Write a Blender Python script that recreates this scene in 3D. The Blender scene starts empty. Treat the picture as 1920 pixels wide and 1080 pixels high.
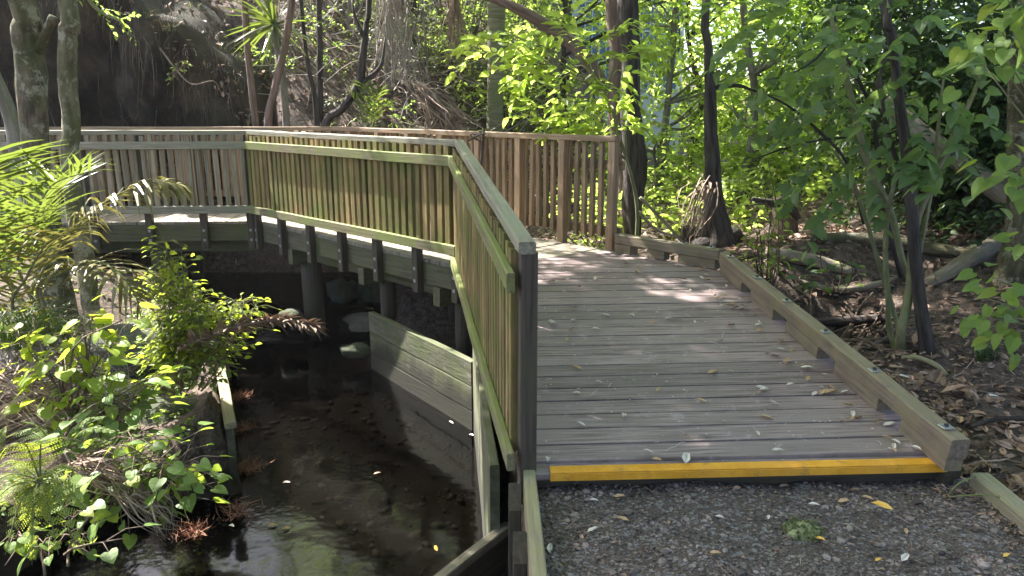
import bpy, math, random
import numpy as np
R = random.Random(7)
NR = np.random.default_rng(11)
SC = bpy.context.scene
COL = SC.collection
rad = math.radians

# ------------------------------------------------------------------ camera
F = 1400.0; YH = 200.0; CZ = 1.55
PITCH = math.atan((540 - YH) / F)
CP, SP = math.cos(PITCH), math.sin(PITCH)
cam = bpy.data.objects.new('camera', bpy.data.cameras.new('camera'))
COL.objects.link(cam)
cam.location = (0, 0, CZ)
cam.rotation_euler = (math.pi / 2 - PITCH, 0, 0)
cam.data.sensor_width = 36; cam.data.lens = 36 * F / 1920
cam.data.clip_start = 0.05; cam.data.clip_end = 2000
SC.camera = cam

def ray(x, y):
    u = (x - 960) / F; v = (540 - y) / F
    return np.array((u, CP + v * SP, -SP + v * CP))
def at(x, y, z):                       # point of the scene on level z
    r = ray(x, y); return r * ((z - CZ) / r[2]) + np.array((0, 0, CZ))
def atY(x, y, Y):                      # point of the scene at distance Y
    r = ray(x, y); return r * (Y / r[1]) + np.array((0, 0, CZ))

SUN = np.array((-0.53, 0.42, 0.735)); SUN /= np.linalg.norm(SUN)

# ------------------------------------------------------------------ object helpers
def tag(o, label=None, cat=None, group=None, kind=None):
    if label: o['label'] = label
    if cat: o['category'] = cat
    if group: o['group'] = group
    if kind: o['kind'] = kind
    return o
def thing(name, label, cat, loc=(0, 0, 0), group=None):
    o = bpy.data.objects.new(name, None); COL.objects.link(o)
    o.location = [float(v) for v in loc]; o.empty_display_size = 0.1
    return tag(o, label, cat, group)
def wloc(o):
    p = np.zeros(3)
    while o is not None:
        p = p + np.array(o.location); o = o.parent
    return p
def link(name, me, parent=None, origin=None):
    o = bpy.data.objects.new(name, me); COL.objects.link(o)
    if parent is not None: o.parent = parent
    if origin is not None: o.location = [float(v) for v in origin]
    return o

class MB:
    """collects vertices and faces of one mesh"""
    def __init__(s): s.v = []; s.f = []; s.lc = []; s.n = 0
    def add(s, V, Fc, lc=None):
        V = np.asarray(V, float); s.v.append(V)
        s.f += [[i + s.n for i in f] for f in Fc]
        s.lc.append(np.asarray(lc, float) if lc is not None else V.copy())
        s.n += len(V)
    def beam(s, p0, p1, w, h, ch=0.004, up=(0, 0, 1), seg=1, jit=0.0, cut0=0.0):
        p0 = np.array(p0, float); p1 = np.array(p1, float)
        d = p1 - p0; L = np.linalg.norm(d); d /= L
        up = np.array(up, float); sx = np.cross(d, up); sx /= np.linalg.norm(sx); uz = np.cross(sx, d)
        a, b = w / 2, h / 2
        pr = [(-a + ch, -b), (a - ch, -b), (a, -b + ch), (a, b - ch), (a - ch, b), (-a + ch, b), (-a, b - ch), (-a, -b + ch)]
        V = []; lc = []; off = R.uniform(0, 50), R.uniform(0, 50)
        for i in range(seg + 1):
            t = i / seg
            c = p0 + d * L * t
            if 0 < i < seg and jit: c = c + sx * R.uniform(-jit, jit) + uz * R.uniform(-jit, jit)
            for x, y in pr:
                e = d * (cut0 * (y / h)) if i == seg else 0   # slanted end cut
                V.append(c + sx * x + uz * y + e); lc.append((L * t + off[0], x + off[1], y))
        Fc = [list(range(8)), [seg * 8 + k for k in range(8)][::-1]]
        for i in range(seg):
            for k in range(8):
                k2 = (k + 1) % 8
                Fc.append([i * 8 + k, (i + 1) * 8 + k, (i + 1) * 8 + k2, i * 8 + k2])
        s.add(V, Fc, lc)
    def prism(s, poly, zf, th, along=(1, 0)):
        """flat board: 2-d polygon, top height zf(x,y), thickness th"""
        n = len(poly); off = R.uniform(0, 50), R.uniform(0, 50)
        V = [(x, y, zf(x, y)) for x, y in poly] + [(x, y, zf(x, y) - th) for x, y in poly]
        ax = np.array(along)
        lc = [(x * ax[0] + y * ax[1] + off[0], -x * ax[1] + y * ax[0] + off[1], 0) for x, y in poly] * 2
        Fc = [list(range(n)), [2 * n - 1 - k for k in range(n)]]
        for k in range(n):
            k2 = (k + 1) % n; Fc.append([k, k + n, k2 + n, k2])
        s.add(V, Fc, lc)
    def tube(s, pts, rads, sides=8, sub=4, rough=0.0, cap=True, ell=1.0):
        P, Rr = smooth(pts, rads, sub)
        n = len(P); T = np.gradient(P, axis=0); T /= np.linalg.norm(T, axis=1)[:, None] + 1e-9
        a = np.cross(T[0], (0.3, 0.9, 0.2)); a /= np.linalg.norm(a)
        V = []; lc = []; off = R.uniform(0, 50); ln = 0
        ph = [R.uniform(0, 6.28) for _ in range(4)]
        for i in range(n):
            a = a - T[i] * np.dot(a, T[i]); a /= np.linalg.norm(a); b = np.cross(T[i], a)
            if i: ln += np.linalg.norm(P[i] - P[i - 1])
            for k in range(sides):
                th = 2 * math.pi * k / sides
                r = Rr[i]
                if rough: r *= 1 + rough * (math.sin(3 * th + ph[0] + ln * 5) * .45 + math.sin(2 * th + ph[1] - ln * 3) * .5 + .35 * math.sin(5 * th + ph[2] + ln * 9) + R.uniform(-.2, .2))
                V.append(P[i] + (a * math.cos(th) * ell + b * math.sin(th)) * r)
                lc.append((ln + off, math.cos(th) * Rr[i] + off, math.sin(th) * Rr[i]))
        Fc = []
        for i in range(n - 1):
            for k in range(sides):
                k2 = (k + 1) % sides
                Fc.append([i * sides + k, i * sides + k2, (i + 1) * sides + k2, (i + 1) * sides + k])
        if cap:
            Fc.append(list(range(sides))[::-1]); Fc.append([(n - 1) * sides + k for k in range(sides)])
        s.add(V, Fc, lc)
    def leaves(s, P, D, N, L, W, tpl):
        """many copies of a leaf template: P base, D direction, N normal"""
        if len(P) == 0: return
        TV, TF = tpl
        D = D / (np.linalg.norm(D, axis=1)[:, None] + 1e-9)
        X = np.cross(D, N); X /= np.linalg.norm(X, axis=1)[:, None] + 1e-9
        N = np.cross(X, D)
        L = np.broadcast_to(L, (len(P),)); W = np.broadcast_to(W, (len(P),))
        V = (P[:, None, :] + X[:, None, :] * (TV[None, :, 0] * W[:, None])[:, :, None]
             + D[:, None, :] * (TV[None, :, 1] * L[:, None])[:, :, None]
             + N[:, None, :] * (TV[None, :, 2] * L[:, None])[:, :, None])
        m = len(TV); base = s.n
        lc = np.tile(TV, (len(P), 1))
        s.v.append(V.reshape(-1, 3)); s.lc.append(lc)
        for i in range(len(P)):
            o = base + i * m
            for f in TF: s.f.append([o + k for k in f])
        s.n += len(P) * m
    def build(s, name, m, parent=None, origin=None, smooth_=False):
        V = np.concatenate(s.v) if s.v else np.zeros((0, 3))
        base = wloc(parent) if parent is not None else np.zeros(3)
        if origin is not None: base = base + np.array(origin, float)
        me = bpy.data.meshes.new(name)
        lens = np.fromiter((len(f) for f in s.f), dtype=np.int32, count=len(s.f))
        idx = np.fromiter((i for f in s.f for i in f), dtype=np.int32, count=int(lens.sum()))
        me.vertices.add(len(V)); me.vertices.foreach_set('co', (V - base).astype(np.float32).ravel())
        me.loops.add(len(idx)); me.loops.foreach_set('vertex_index', idx)
        st = np.concatenate(([0], np.cumsum(lens)[:-1])).astype(np.int32) if len(lens) else lens
        me.polygons.add(len(lens)); me.polygons.foreach_set('loop_start', st); me.polygons.foreach_set('loop_total', lens)
        me.polygons.foreach_set('use_smooth', np.full(len(lens), smooth_))
        me.update(calc_edges=True)
        a = me.attributes.new('lc', 'FLOAT_VECTOR', 'POINT')
        a.data.foreach_set('vector', np.concatenate(s.lc).astype(np.float32).ravel())
        if m is not None: me.materials.append(m)
        me.validate()
        return link(name, me, parent, origin)

def smooth(pts, rads, sub):
    P = np.array(pts, float); Rr = np.array(rads, float)
    if len(P) < 3 or sub < 2:
        return P, Rr
    out = []; ro = []
    Q = np.vstack((2 * P[0] - P[1], P, 2 * P[-1] - P[-2]))
    for i in range(len(P) - 1):
        a, b, c, d = Q[i], Q[i + 1], Q[i + 2], Q[i + 3]
        for k in range(sub):
            t = k / sub
            out.append(.5 * ((2 * b) + (c - a) * t + (2 * a - 5 * b + 4 * c - d) * t * t + (3 * b - a - 3 * c + d) * t ** 3))
            ro.append(Rr[i] * (1 - t) + Rr[i + 1] * t)
    out.append(P[-1]); ro.append(Rr[-1])
    return np.array(out), np.array(ro)

def unit(v):
    v = np.asarray(v, float); return v / (np.linalg.norm(v, axis=-1, keepdims=True) + 1e-9)

# ------------------------------------------------------------------ materials
def newmat(name):
    m = bpy.data.materials.new(name); m.use_nodes = True
    nt = m.node_tree; nt.nodes.clear()
    return m, nt, lambda t, **k: mk(nt, t, **k), nt.links.new
def mk(nt, t, **k):
    n = nt.nodes.new(t)
    for a, b in k.items(): setattr(n, a, b)
    return n
def rgba(c): return (c[0], c[1], c[2], 1)
def mixrgb(nt, fac, a, b, blend='MIX'):
    n = nt.nodes.new('ShaderNodeMix'); n.data_type = 'RGBA'; n.blend_type = blend
    for s, v in ((n.inputs[0], fac), (n.inputs[6], a), (n.inputs[7], b)):
        if isinstance(v, (int, float)): s.default_value = v
        elif isinstance(v, tuple): s.default_value = rgba(v)
        else: nt.links.new(v, s)
    return n.outputs[2]
def ramp(nt, v, p0, p1):
    n = nt.nodes.new('ShaderNodeMapRange'); nt.links.new(v, n.inputs[0])
    n.inputs[1].default_value = p0; n.inputs[2].default_value = p1
    n.interpolation_type = 'SMOOTHSTEP'
    return n.outputs[0]
def math_(nt, op, a, b):
    n = nt.nodes.new('ShaderNodeMath'); n.operation = op
    for s, v in ((n.inputs[0], a), (n.inputs[1], b)):
        if isinstance(v, (int, float)): s.default_value = v
        else: nt.links.new(v, s)
    return n.outputs[0]
def noise(nt, vec, scale, detail=6, rough=.6, stretch=None):
    if stretch is not None:
        mp = nt.nodes.new('ShaderNodeMapping'); mp.inputs[3].default_value = stretch
        nt.links.new(vec, mp.inputs[0]); vec = mp.outputs[0]
    n = nt.nodes.new('ShaderNodeTexNoise'); n.inputs['Scale'].default_value = scale
    n.inputs['Detail'].default_value = detail; n.inputs['Roughness'].default_value = rough
    nt.links.new(vec, n.inputs['Vector'])
    return n.outputs[0]

BARKS = ('bark', 'stem', 'log', 'cliff', 'rock')
def surf(name, c1, c2, c3=None, scale=3, stretch=(1, 1, 1), island=.35, rough=.75, bump=.3, bscale=None, moss=None,
         moss_amt=.6, spec=.3, stain=None, wetz=None):
    """weathered solid: two tones by stretched noise, third tone by blotches, moss on top faces"""
    m, nt, N, L = newmat(name)
    out = N('ShaderNodeOutputMaterial'); b = N('ShaderNodeBsdfPrincipled'); L(b.outputs[0], out.inputs[0])
    at_ = N('ShaderNodeAttribute', attribute_name='lc'); geo = N('ShaderNodeNewGeometry')
    vec = at_.outputs['Vector']
    g = noise(nt, vec, scale, 8, .65, stretch)
    col = mixrgb(nt, ramp(nt, g, .32, .68), c1, c2)
    if c3 is not None:
        g2 = noise(nt, geo.outputs['Position'], 2.3, 5, .6)
        col = mixrgb(nt, ramp(nt, g2, .45, .68), col, c3)
    if stain is not None:
        bk = 'bark' in name; g4 = noise(nt, geo.outputs['Position'], 7 if bk else 9, 6, .75)
        col = mixrgb(nt, ramp(nt, g4, .52 if bk else .56, .60 if bk else .72), col, stain)
    if island:
        v = math_(nt, 'MULTIPLY_ADD', geo.outputs['Random Per Island'], island); v.node.inputs[2].default_value = 1 - island / 2
        hs = N('ShaderNodeHueSaturation'); L(v, hs.inputs['Value']); L(col, hs.inputs['Color']); col = hs.outputs[0]
    if moss is not None:
        sep = N('ShaderNodeSeparateXYZ'); L(geo.outputs['Normal'], sep.inputs[0])
        g3 = noise(nt, geo.outputs['Position'], 5, 7, .7)
        up = ramp(nt, sep.outputs[2], -.9, .9)
        f = math_(nt, 'MULTIPLY', ramp(nt, math_(nt, 'ADD', g3, math_(nt, 'MULTIPLY', up, .18)), .5, .72), moss_amt)
        col = mixrgb(nt, f, col, moss)
    if wetz is not None:
        sz_ = N('ShaderNodeSeparateXYZ'); L(geo.outputs['Position'], sz_.inputs[0]); gw = noise(nt, geo.outputs['Position'], 4, 5, .6, (1, 1, .35))
        zz_ = math_(nt, 'ADD', sz_.outputs[2], math_(nt, 'MULTIPLY', gw, -.5))
        col = mixrgb(nt, ramp(nt, zz_, wetz - .14, wetz - .34), col, (.035, .033, .022))
    L(col, b.inputs['Base Color'])
    b.inputs['Roughness'].default_value = rough; b.inputs['Specular IOR Level'].default_value = spec
    if bump:
        bn = N('ShaderNodeBump'); bn.inputs['Strength'].default_value = bump; bn.inputs['Distance'].default_value = .035 if any(k in name for k in BARKS) else .01
        gb = noise(nt, vec, bscale or scale * 2.5, 8, .7, stretch)
        L(gb, bn.inputs['Height']); L(bn.outputs[0], b.inputs['Normal'])
    return m

def leafmat(name, c1, c2, trans=(.2, .3, .03), tf=.42, rough=.45, spec=.35, c3=None):
    m, nt, N, L = newmat(name)
    out = N('ShaderNodeOutputMaterial'); b = N('ShaderNodeBsdfPrincipled'); t = N('ShaderNodeBsdfTranslucent'); mx = N('ShaderNodeMixShader')
    geo = N('ShaderNodeNewGeometry')
    r = geo.outputs['Random Per Island']
    col = mixrgb(nt, r, c1, c2)
    at_ = N('ShaderNodeAttribute', attribute_name='lc')
    if c3 is not None:
        w = N('ShaderNodeTexWhiteNoise', noise_dimensions='1D'); L(r, w.inputs['W'])
        col = mixrgb(nt, ramp(nt, w.outputs[0], .86, .95), col, c3)
    g = noise(nt, at_.outputs['Vector'], 4, 4, .6)
    col = mixrgb(nt, .35, col, mixrgb(nt, g, (.35, .35, .35), (1.6, 1.6, 1.6)), 'MULTIPLY')
    sp_ = N('ShaderNodeSeparateXYZ'); L(at_.outputs['Vector'], sp_.inputs[0]); ax = math_(nt, 'ABSOLUTE', sp_.outputs[0], 0)
    side = math_(nt, 'SINE', math_(nt, 'MULTIPLY', math_(nt, 'SUBTRACT', sp_.outputs[1], math_(nt, 'MULTIPLY', ax, .8)), 42), 0)
    vein = math_(nt, 'MAXIMUM', ramp(nt, ax, .055, .0), math_(nt, 'MULTIPLY', ramp(nt, side, .86, 1.0), .55))
    col = mixrgb(nt, math_(nt, 'MULTIPLY', vein, .45), col, mixrgb(nt, .5, col, (.34, .40, .16)))
    L(col, b.inputs['Base Color']); b.inputs['Roughness'].default_value = rough; b.inputs['Specular IOR Level'].default_value = spec
    tc = mixrgb(nt, r, trans, tuple(v * .6 for v in trans)); L(tc, t.inputs[0])
    mx.inputs[0].default_value = tf
    L(b.outputs[0], mx.inputs[1]); L(t.outputs[0], mx.inputs[2]); L(mx.outputs[0], out.inputs[0])
    return m

def simple(name, c, rough=.5, metal=0.0, spec=.4, var=.2):
    m, nt, N, L = newmat(name)
    out = N('ShaderNodeOutputMaterial'); b = N('ShaderNodeBsdfPrincipled'); L(b.outputs[0], out.inputs[0])
    geo = N('ShaderNodeNewGeometry'); g = noise(nt, geo.outputs['Position'], 25, 5, .6)
    L(mixrgb(nt, g, tuple(v * (1 - var) for v in c), tuple(min(1, v * (1 + var)) for v in c)), b.inputs['Base Color'])
    b.inputs['Roughness'].default_value = rough; b.inputs['Metallic'].default_value = metal; b.inputs['Specular IOR Level'].default_value = spec
    return m

M = {}
GR = (1.2, 26, 26)
M['deck'] = surf('deck_wood', (.125, .092, .090), (.345, .262, .262), c3=(.235, .186, .178), scale=2.2, stretch=GR, island=.4, rough=.55, bump=.35, stain=(.38, .31, .33), spec=.35)
M['deck_pale'] = surf('bridge_deck_wood', (.17, .145, .115), (.29, .255, .20), scale=2.2, stretch=GR, island=.35, rough=.7, bump=.3)
M['rail'] = surf('mossy_rail_wood', (.12, .095, .055), (.25, .215, .13), c3=(.165, .165, .07), scale=2, stretch=GR, island=.25, rough=.7, bump=.4, moss=(.16, .195, .045), moss_amt=.8)
M['cap'] = surf('handrail_wood', (.16, .14, .11), (.34, .30, .235), c3=(.24, .24, .17), scale=2, stretch=GR, island=.2, rough=.65, bump=.4, moss=(.17, .17, .08), moss_amt=.25)
M['slat'] = surf('weathered_slat_wood', (.13, .085, .04), (.32, .22, .095), c3=(.15, .135, .045), scale=1.6, stretch=GR, island=.7, rough=.7, bump=.4, moss=(.13, .15, .035), moss_amt=.55)
M['slat_new'] = surf('tan_slat_wood', (.19, .12, .075), (.37, .26, .17), c3=(.20, .15, .095), scale=1.6, stretch=GR, island=.35, rough=.7, bump=.3)
M['slat_grey'] = surf('grey_brown_slat_wood', (.15, .12, .085), (.33, .275, .205), c3=(.19, .165, .11), scale=1.6, stretch=GR, island=.4, rough=.75, bump=.3)
M['post'] = surf('dark_post_wood', (.05, .036, .03), (.10, .075, .062), c3=(.075, .062, .042), scale=2, stretch=GR, island=.3, rough=.75, bump=.4, moss=(.09, .10, .04), moss_amt=.2)
M['beam'] = surf('bearer_wood', (.07, .06, .04), (.15, .125, .085), c3=(.10, .11, .045), scale=1.6, stretch=GR, island=.3, rough=.8, bump=.5, moss=(.11, .13, .04), moss_amt=.4)
M['kerb'] = surf('kerb_wood', (.12, .09, .072), (.235, .185, .145), c3=(.165, .135, .09), scale=2, stretch=GR, island=.15, rough=.75, bump=.4, moss=(.24, .205, .11), moss_amt=.5)
M['wall'] = surf('plank_wall_wood', (.06, .058, .04), (.15, .14, .10), c3=(.075, .082, .04), scale=1.6, stretch=(1.5, 12, 12), island=.3, rough=.8, bump=.8, moss=(.08, .10, .03), moss_amt=.5, stain=(.23, .21, .16), wetz=-.72)
M['edging'] = surf('edging_wood', (.18, .15, .10), (.32, .275, .185), c3=(.23, .215, .12), scale=2, stretch=GR, island=.15, rough=.8, bump=.4, moss=(.24, .24, .10), moss_amt=.35)
M['yellow'] = surf('yellow_grip_paint', (.68, .30, .02), (.86, .42, .045), scale=8, island=.0, rough=.75, bump=.5, bscale=160, c3=(.70, .33, .05), stain=(.38, .21, .06))
M['steel'] = simple('galvanised_steel', (.55, .55, .55), .38, .85)
M['bolt_dull'] = simple('dull_zinc', (.30, .30, .28), .55, .3)
M['bolt'] = simple('dark_bolt', (.07, .07, .08), .5, .6)
M['bark'] = surf('mossy_bark', (.045, .035, .025), (.21, .165, .115), c3=(.055, .055, .025), scale=5, stretch=(1, 3, 3), island=0, rough=.9, bump=1.0, bscale=9, moss=(.10, .115, .04), moss_amt=.35, stain=(.30, .275, .22))
M['bark_pale'] = surf('pale_mossy_bark', (.085, .07, .045), (.25, .21, .14), c3=(.12, .115, .055), scale=5, stretch=(1, 3, 3), island=0, rough=.9, bump=1.0, bscale=9, moss=(.11, .12, .04), moss_amt=.4, stain=(.32, .29, .22))
M['bark_dark'] = surf('dark_bark', (.035, .028, .026), (.11, .09, .08), scale=5, stretch=(.6, 5, 5), island=0, rough=.9, bump=1.0, bscale=9)
M['bark_red'] = surf('reddish_bark', (.13, .085, .07), (.27, .19, .155), scale=5, stretch=(.6, 5, 5), island=0, rough=.9, bump=.9, bscale=9)
M['bark_grey'] = surf('grey_bark', (.16, .14, .125), (.30, .265, .24), scale=5, stretch=(.7, 4, 4), island=0, rough=.9, bump=.9, bscale=9, moss=(.13, .15, .05), moss_amt=.4)
M['palm_bark'] = surf('ringed_palm_bark', (.17, .155, .10), (.30, .28, .17), c3=(.20, .21, .10), scale=3, stretch=(9, .5, .5), island=0, rough=.85, bump=.9, bscale=5)
M['stem'] = surf('mossy_stem', (.15, .14, .08), (.26, .25, .15), scale=6, stretch=(1, 2, 2), island=0, rough=.9, bump=.6, moss=(.16, .19, .05), moss_amt=.6)
M['twig'] = surf('brown_twig', (.10, .07, .05), (.20, .145, .11), scale=6, island=.3, rough=.85, bump=.3)
M['dead'] = surf('dead_palm_leaf', (.20, .135, .10), (.40, .30, .235), scale=4, island=.6, rough=.8, bump=.2)
M['dead_grey'] = surf('grey_dead_leaf', (.25, .21, .18), (.42, .365, .32), scale=4, island=.5, rough=.85, bump=.2)
M['log'] = surf('bare_log', (.22, .175, .14), (.38, .31, .26), scale=4, stretch=(.7, 5, 5), island=0, rough=.85, bump=.8, moss=(.12, .14, .05), moss_amt=.4)
M['rock'] = surf('mossy_rock', (.03, .03, .026), (.085, .08, .066), scale=4, island=.3, rough=.85, bump=1.0, moss=(.05, .07, .02), moss_amt=.6)
M['rock_pale'] = surf('pale_rock', (.10, .078, .056), (.20, .165, .125), scale=5, island=.3, rough=.7, bump=.6)
M['moss'] = surf('moss_cushion', (.20, .22, .09), (.38, .39, .20), scale=12, island=0, rough=1, bump=1, bscale=40, stain=(.17, .15, .11))
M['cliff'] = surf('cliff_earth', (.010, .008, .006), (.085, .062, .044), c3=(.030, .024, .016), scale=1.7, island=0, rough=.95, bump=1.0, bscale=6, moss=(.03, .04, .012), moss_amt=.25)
M['root'] = surf('red_rootlets', (.20, .085, .05), (.36, .19, .12), scale=6, island=.5, rough=.85, bump=.1)
M['litter'] = surf('litter_leaf', (.14, .08, .055), (.37, .26, .195), scale=3, island=1.0, rough=.7, bump=.2)
M['petal'] = surf('pale_fallen_leaf', (.50, .43, .37), (.72, .65, .58), scale=3, island=.5, rough=.6, bump=.2)
M['tanleaf'] = surf('tan_fallen_leaf', (.36, .22, .12), (.58, .40, .24), scale=3, island=.4, rough=.6, bump=.2)
M['yleaf'] = surf('yellow_fallen_leaf', (.72, .40, .06), (.85, .55, .14), scale=3, island=.2, rough=.5, bump=.2)
M['stone'] = surf('gravel_stone', (.062, .046, .040), (.245, .195, .18), scale=9, island=1.1, rough=.75, bump=.4)
M['pebble'] = surf('brown_pebble', (.02, .017, .013), (.09, .07, .05), scale=6, island=1.0, rough=.6, bump=.3)
M['glass'] = simple('blue_glass', (.10, .16, .28), .12, 0, .7)
M['frame'] = simple('pale_metal_frame', (.55, .58, .62), .4, .3)
# leaves
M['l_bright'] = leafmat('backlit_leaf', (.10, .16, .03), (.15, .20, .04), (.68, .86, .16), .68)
M['l_mid'] = leafmat('mid_green_leaf', (.06, .11, .025), (.10, .15, .035), (.46, .66, .11), .58)
M['l_dark'] = leafmat('broad_shade_leaf', (.065, .12, .055), (.10, .16, .07), (.36, .52, .12), .48, .45, .35)
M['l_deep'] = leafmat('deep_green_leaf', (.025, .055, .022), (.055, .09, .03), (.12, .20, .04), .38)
M['l_grey'] = leafmat('grey_green_leaf', (.10, .12, .055), (.16, .18, .085), (.26, .30, .09), .4)
M['l_heart'] = leafmat('heart_leaf', (.11, .185, .045), (.16, .24, .06), (.46, .60, .07), .45, .48, .28, c3=(.22, .24, .03))
M['l_lime'] = leafmat('lime_leaf', (.17, .25, .03), (.24, .31, .04), (.66, .78, .07), .5, .5, .25)
M['l_fern'] = leafmat('fern_leaf', (.18, .25, .05), (.27, .31, .07), (.52, .60, .08), .45, .5, .2, c3=(.34, .22, .04))
M['l_palm'] = leafmat('palm_leaf', (.075, .12, .025), (.12, .15, .035), (.26, .34, .05), .32, .42, .35, c3=(.28, .19, .07))
M['l_palmold'] = leafmat('old_palm_leaf', (.12, .12, .035), (.22, .17, .065), (.24, .22, .05), .3, .45, .3, c3=(.36, .27, .18))
M['l_grass'] = leafmat('grass_blade', (.09, .15, .03), (.15, .20, .05), (.24, .34, .05), .35, .5, .3)

def ground_mat():
    m, nt, N, L = newmat('forest_litter_ground')
    out = N('ShaderNodeOutputMaterial'); b = N('ShaderNodeBsdfPrincipled'); L(b.outputs[0], out.inputs[0])
    geo = N('ShaderNodeNewGeometry'); p = geo.outputs['Position']
    g = noise(nt, p, 14, 9, .75); g2 = noise(nt, p, 1.3, 5, .6); g3 = noise(nt, p, 45, 6, .7)
    col = mixrgb(nt, ramp(nt, g, .35, .65), (.045, .034, .028), (.16, .115, .09))
    col = mixrgb(nt, ramp(nt, g3, .55, .70), col, (.30, .235, .19))
    col = mixrgb(nt, math_(nt, 'MULTIPLY', ramp(nt, g2, .56, .74), .35), col, (.07, .075, .035))
    sep = N('ShaderNodeSeparateXYZ'); L(p, sep.inputs[0])
    col = mixrgb(nt, ramp(nt, sep.outputs[2], -.72, -.86), col, mixrgb(nt, g, (.012, .010, .008), (.06, .048, .032)))
    L(col, b.inputs['Base Color']); b.inputs['Roughness'].default_value = .9; b.inputs['Specular IOR Level'].default_value = .2
    bn = N('ShaderNodeBump'); bn.inputs['Strength'].default_value = .9; bn.inputs['Distance'].default_value = .04
    L(g, bn.inputs['Height']); L(bn.outputs[0], b.inputs['Normal'])
    return m
def gravel_mat():
    m, nt, N, L = newmat('dark_gravel')
    out = N('ShaderNodeOutputMaterial'); b = N('ShaderNodeBsdfPrincipled'); L(b.outputs[0], out.inputs[0])
    geo = N('ShaderNodeNewGeometry'); p = geo.outputs['Position']
    vo = N('ShaderNodeTexVoronoi'); vo.inputs['Scale'].default_value = 75; L(p, vo.inputs['Vector'])
    g = noise(nt, p, 60, 6, .7); g2 = noise(nt, p, 3, 5, .6)
    col = mixrgb(nt, g, (.042, .031, .026), (.15, .115, .102))
    w = N('ShaderNodeSeparateColor'); L(vo.outputs['Color'], w.inputs[0])
    col = mixrgb(nt, ramp(nt, w.outputs[0], .55, 1), col, (.23, .21, .208))
    col = mixrgb(nt, math_(nt, 'MULTIPLY', ramp(nt, g2, .48, .66), .7), col, (.085, .066, .054))
    L(col, b.inputs['Base Color']); b.inputs['Roughness'].default_value = .85; b.inputs['Specular IOR Level'].default_value = .25
    bn = N('ShaderNodeBump'); bn.inputs['Strength'].default_value = .9; bn.inputs['Distance'].default_value = .012
    L(vo.outputs['Distance'], bn.inputs['Height']); L(bn.outputs[0], b.inputs['Normal'])
    return m
def water_mat():
    m, nt, N, L = newmat('dark_stream_water')
    out = N('ShaderNodeOutputMaterial'); tr = N('ShaderNodeBsdfTransparent'); gl = N('ShaderNodeBsdfGlossy'); mx = N('ShaderNodeMixShader'); fr = N('ShaderNodeFresnel')
    tr.inputs[0].default_value = (.20, .19, .175, 1); gl.inputs[0].default_value = (1, 1, 1, 1); gl.inputs['Roughness'].default_value = .09
    fr.inputs[0].default_value = 1.33
    geo = N('ShaderNodeNewGeometry'); g = noise(nt, geo.outputs['Position'], 3, 3, .5); g2 = noise(nt, geo.outputs['Position'], 26, 3, .5)
    gm = ramp(nt, noise(nt, geo.outputs['Position'], 1.1, 3, .5), .50, .64)
    h = math_(nt, 'ADD', g, math_(nt, 'MULTIPLY', math_(nt, 'MULTIPLY', g2, gm), .45))
    bn = N('ShaderNodeBump'); bn.inputs['Strength'].default_value = .2; bn.inputs['Distance'].default_value = .03
    L(h, bn.inputs['Height']); L(bn.outputs[0], gl.inputs['Normal']); L(bn.outputs[0], fr.inputs['Normal'])
    L(fr.outputs[0], mx.inputs[0]); L(tr.outputs[0], mx.inputs[1]); L(gl.outputs[0], mx.inputs[2]); L(mx.outputs[0], out.inputs[0])
    return m
M['ground'] = ground_mat(); M['gravel'] = gravel_mat(); M['water'] = water_mat()

# ------------------------------------------------------------------ leaf templates (x width, y length, z normal)
LANCE = (np.array([(0, 0, 0), (0, .5, .0), (0, 1, -.14), (-.5, .3, .06), (-.38, .68, .0), (.5, .3, .06), (.38, .68, .0)]),
         [(0, 1, 4, 3), (1, 2, 4), (0, 5, 6, 1), (1, 6, 2)])
HEART = (np.array([(0, 0, 0), (0, .35, .0), (0, .7, -.04), (0, 1, -.16),
                   (-.22, -.14, .03), (-.46, .0, .07), (-.5, .28, .07), (-.40, .56, .01), (-.18, .82, -.08),
                   (.22, -.14, .03), (.46, .0, .07), (.5, .28, .07), (.40, .56, .01), (.18, .82, -.08)]),
         [(0, 1, 5, 4), (1, 6, 5), (1, 2, 7, 6), (2, 3, 8, 7), (0, 9, 10, 1), (1, 10, 11), (1, 11, 12, 2), (2, 12, 13, 3)])
CURL = (np.array([(0, 0, .0), (0, .5, .02), (0, 1, .12), (-.5, .3, .16), (-.36, .7, .2), (.5, .3, .12), (.36, .7, .22)]), LANCE[1])
NEEDLE = (np.array([(-.5, 0, 0), (.5, 0, 0), (.35, .5, .03), (-.35, .5, .03), (0, 1, -.06)]), [(0, 1, 2, 3), (3, 2, 4)])

def rdir(n): return unit(NR.normal(size=(n, 3)))

SUNGAPS = []       # (point, radius): openings in the high canopy through which the sun comes down
def keep_open(P):
    k = np.ones(len(P), bool)
    for c, r in SUNGAPS:
        d = P - np.array(c); t = d @ SUN
        k &= ~((np.linalg.norm(d - t[:, None] * SUN, axis=1) < r) & (t > 1.0))
    return k

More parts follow.
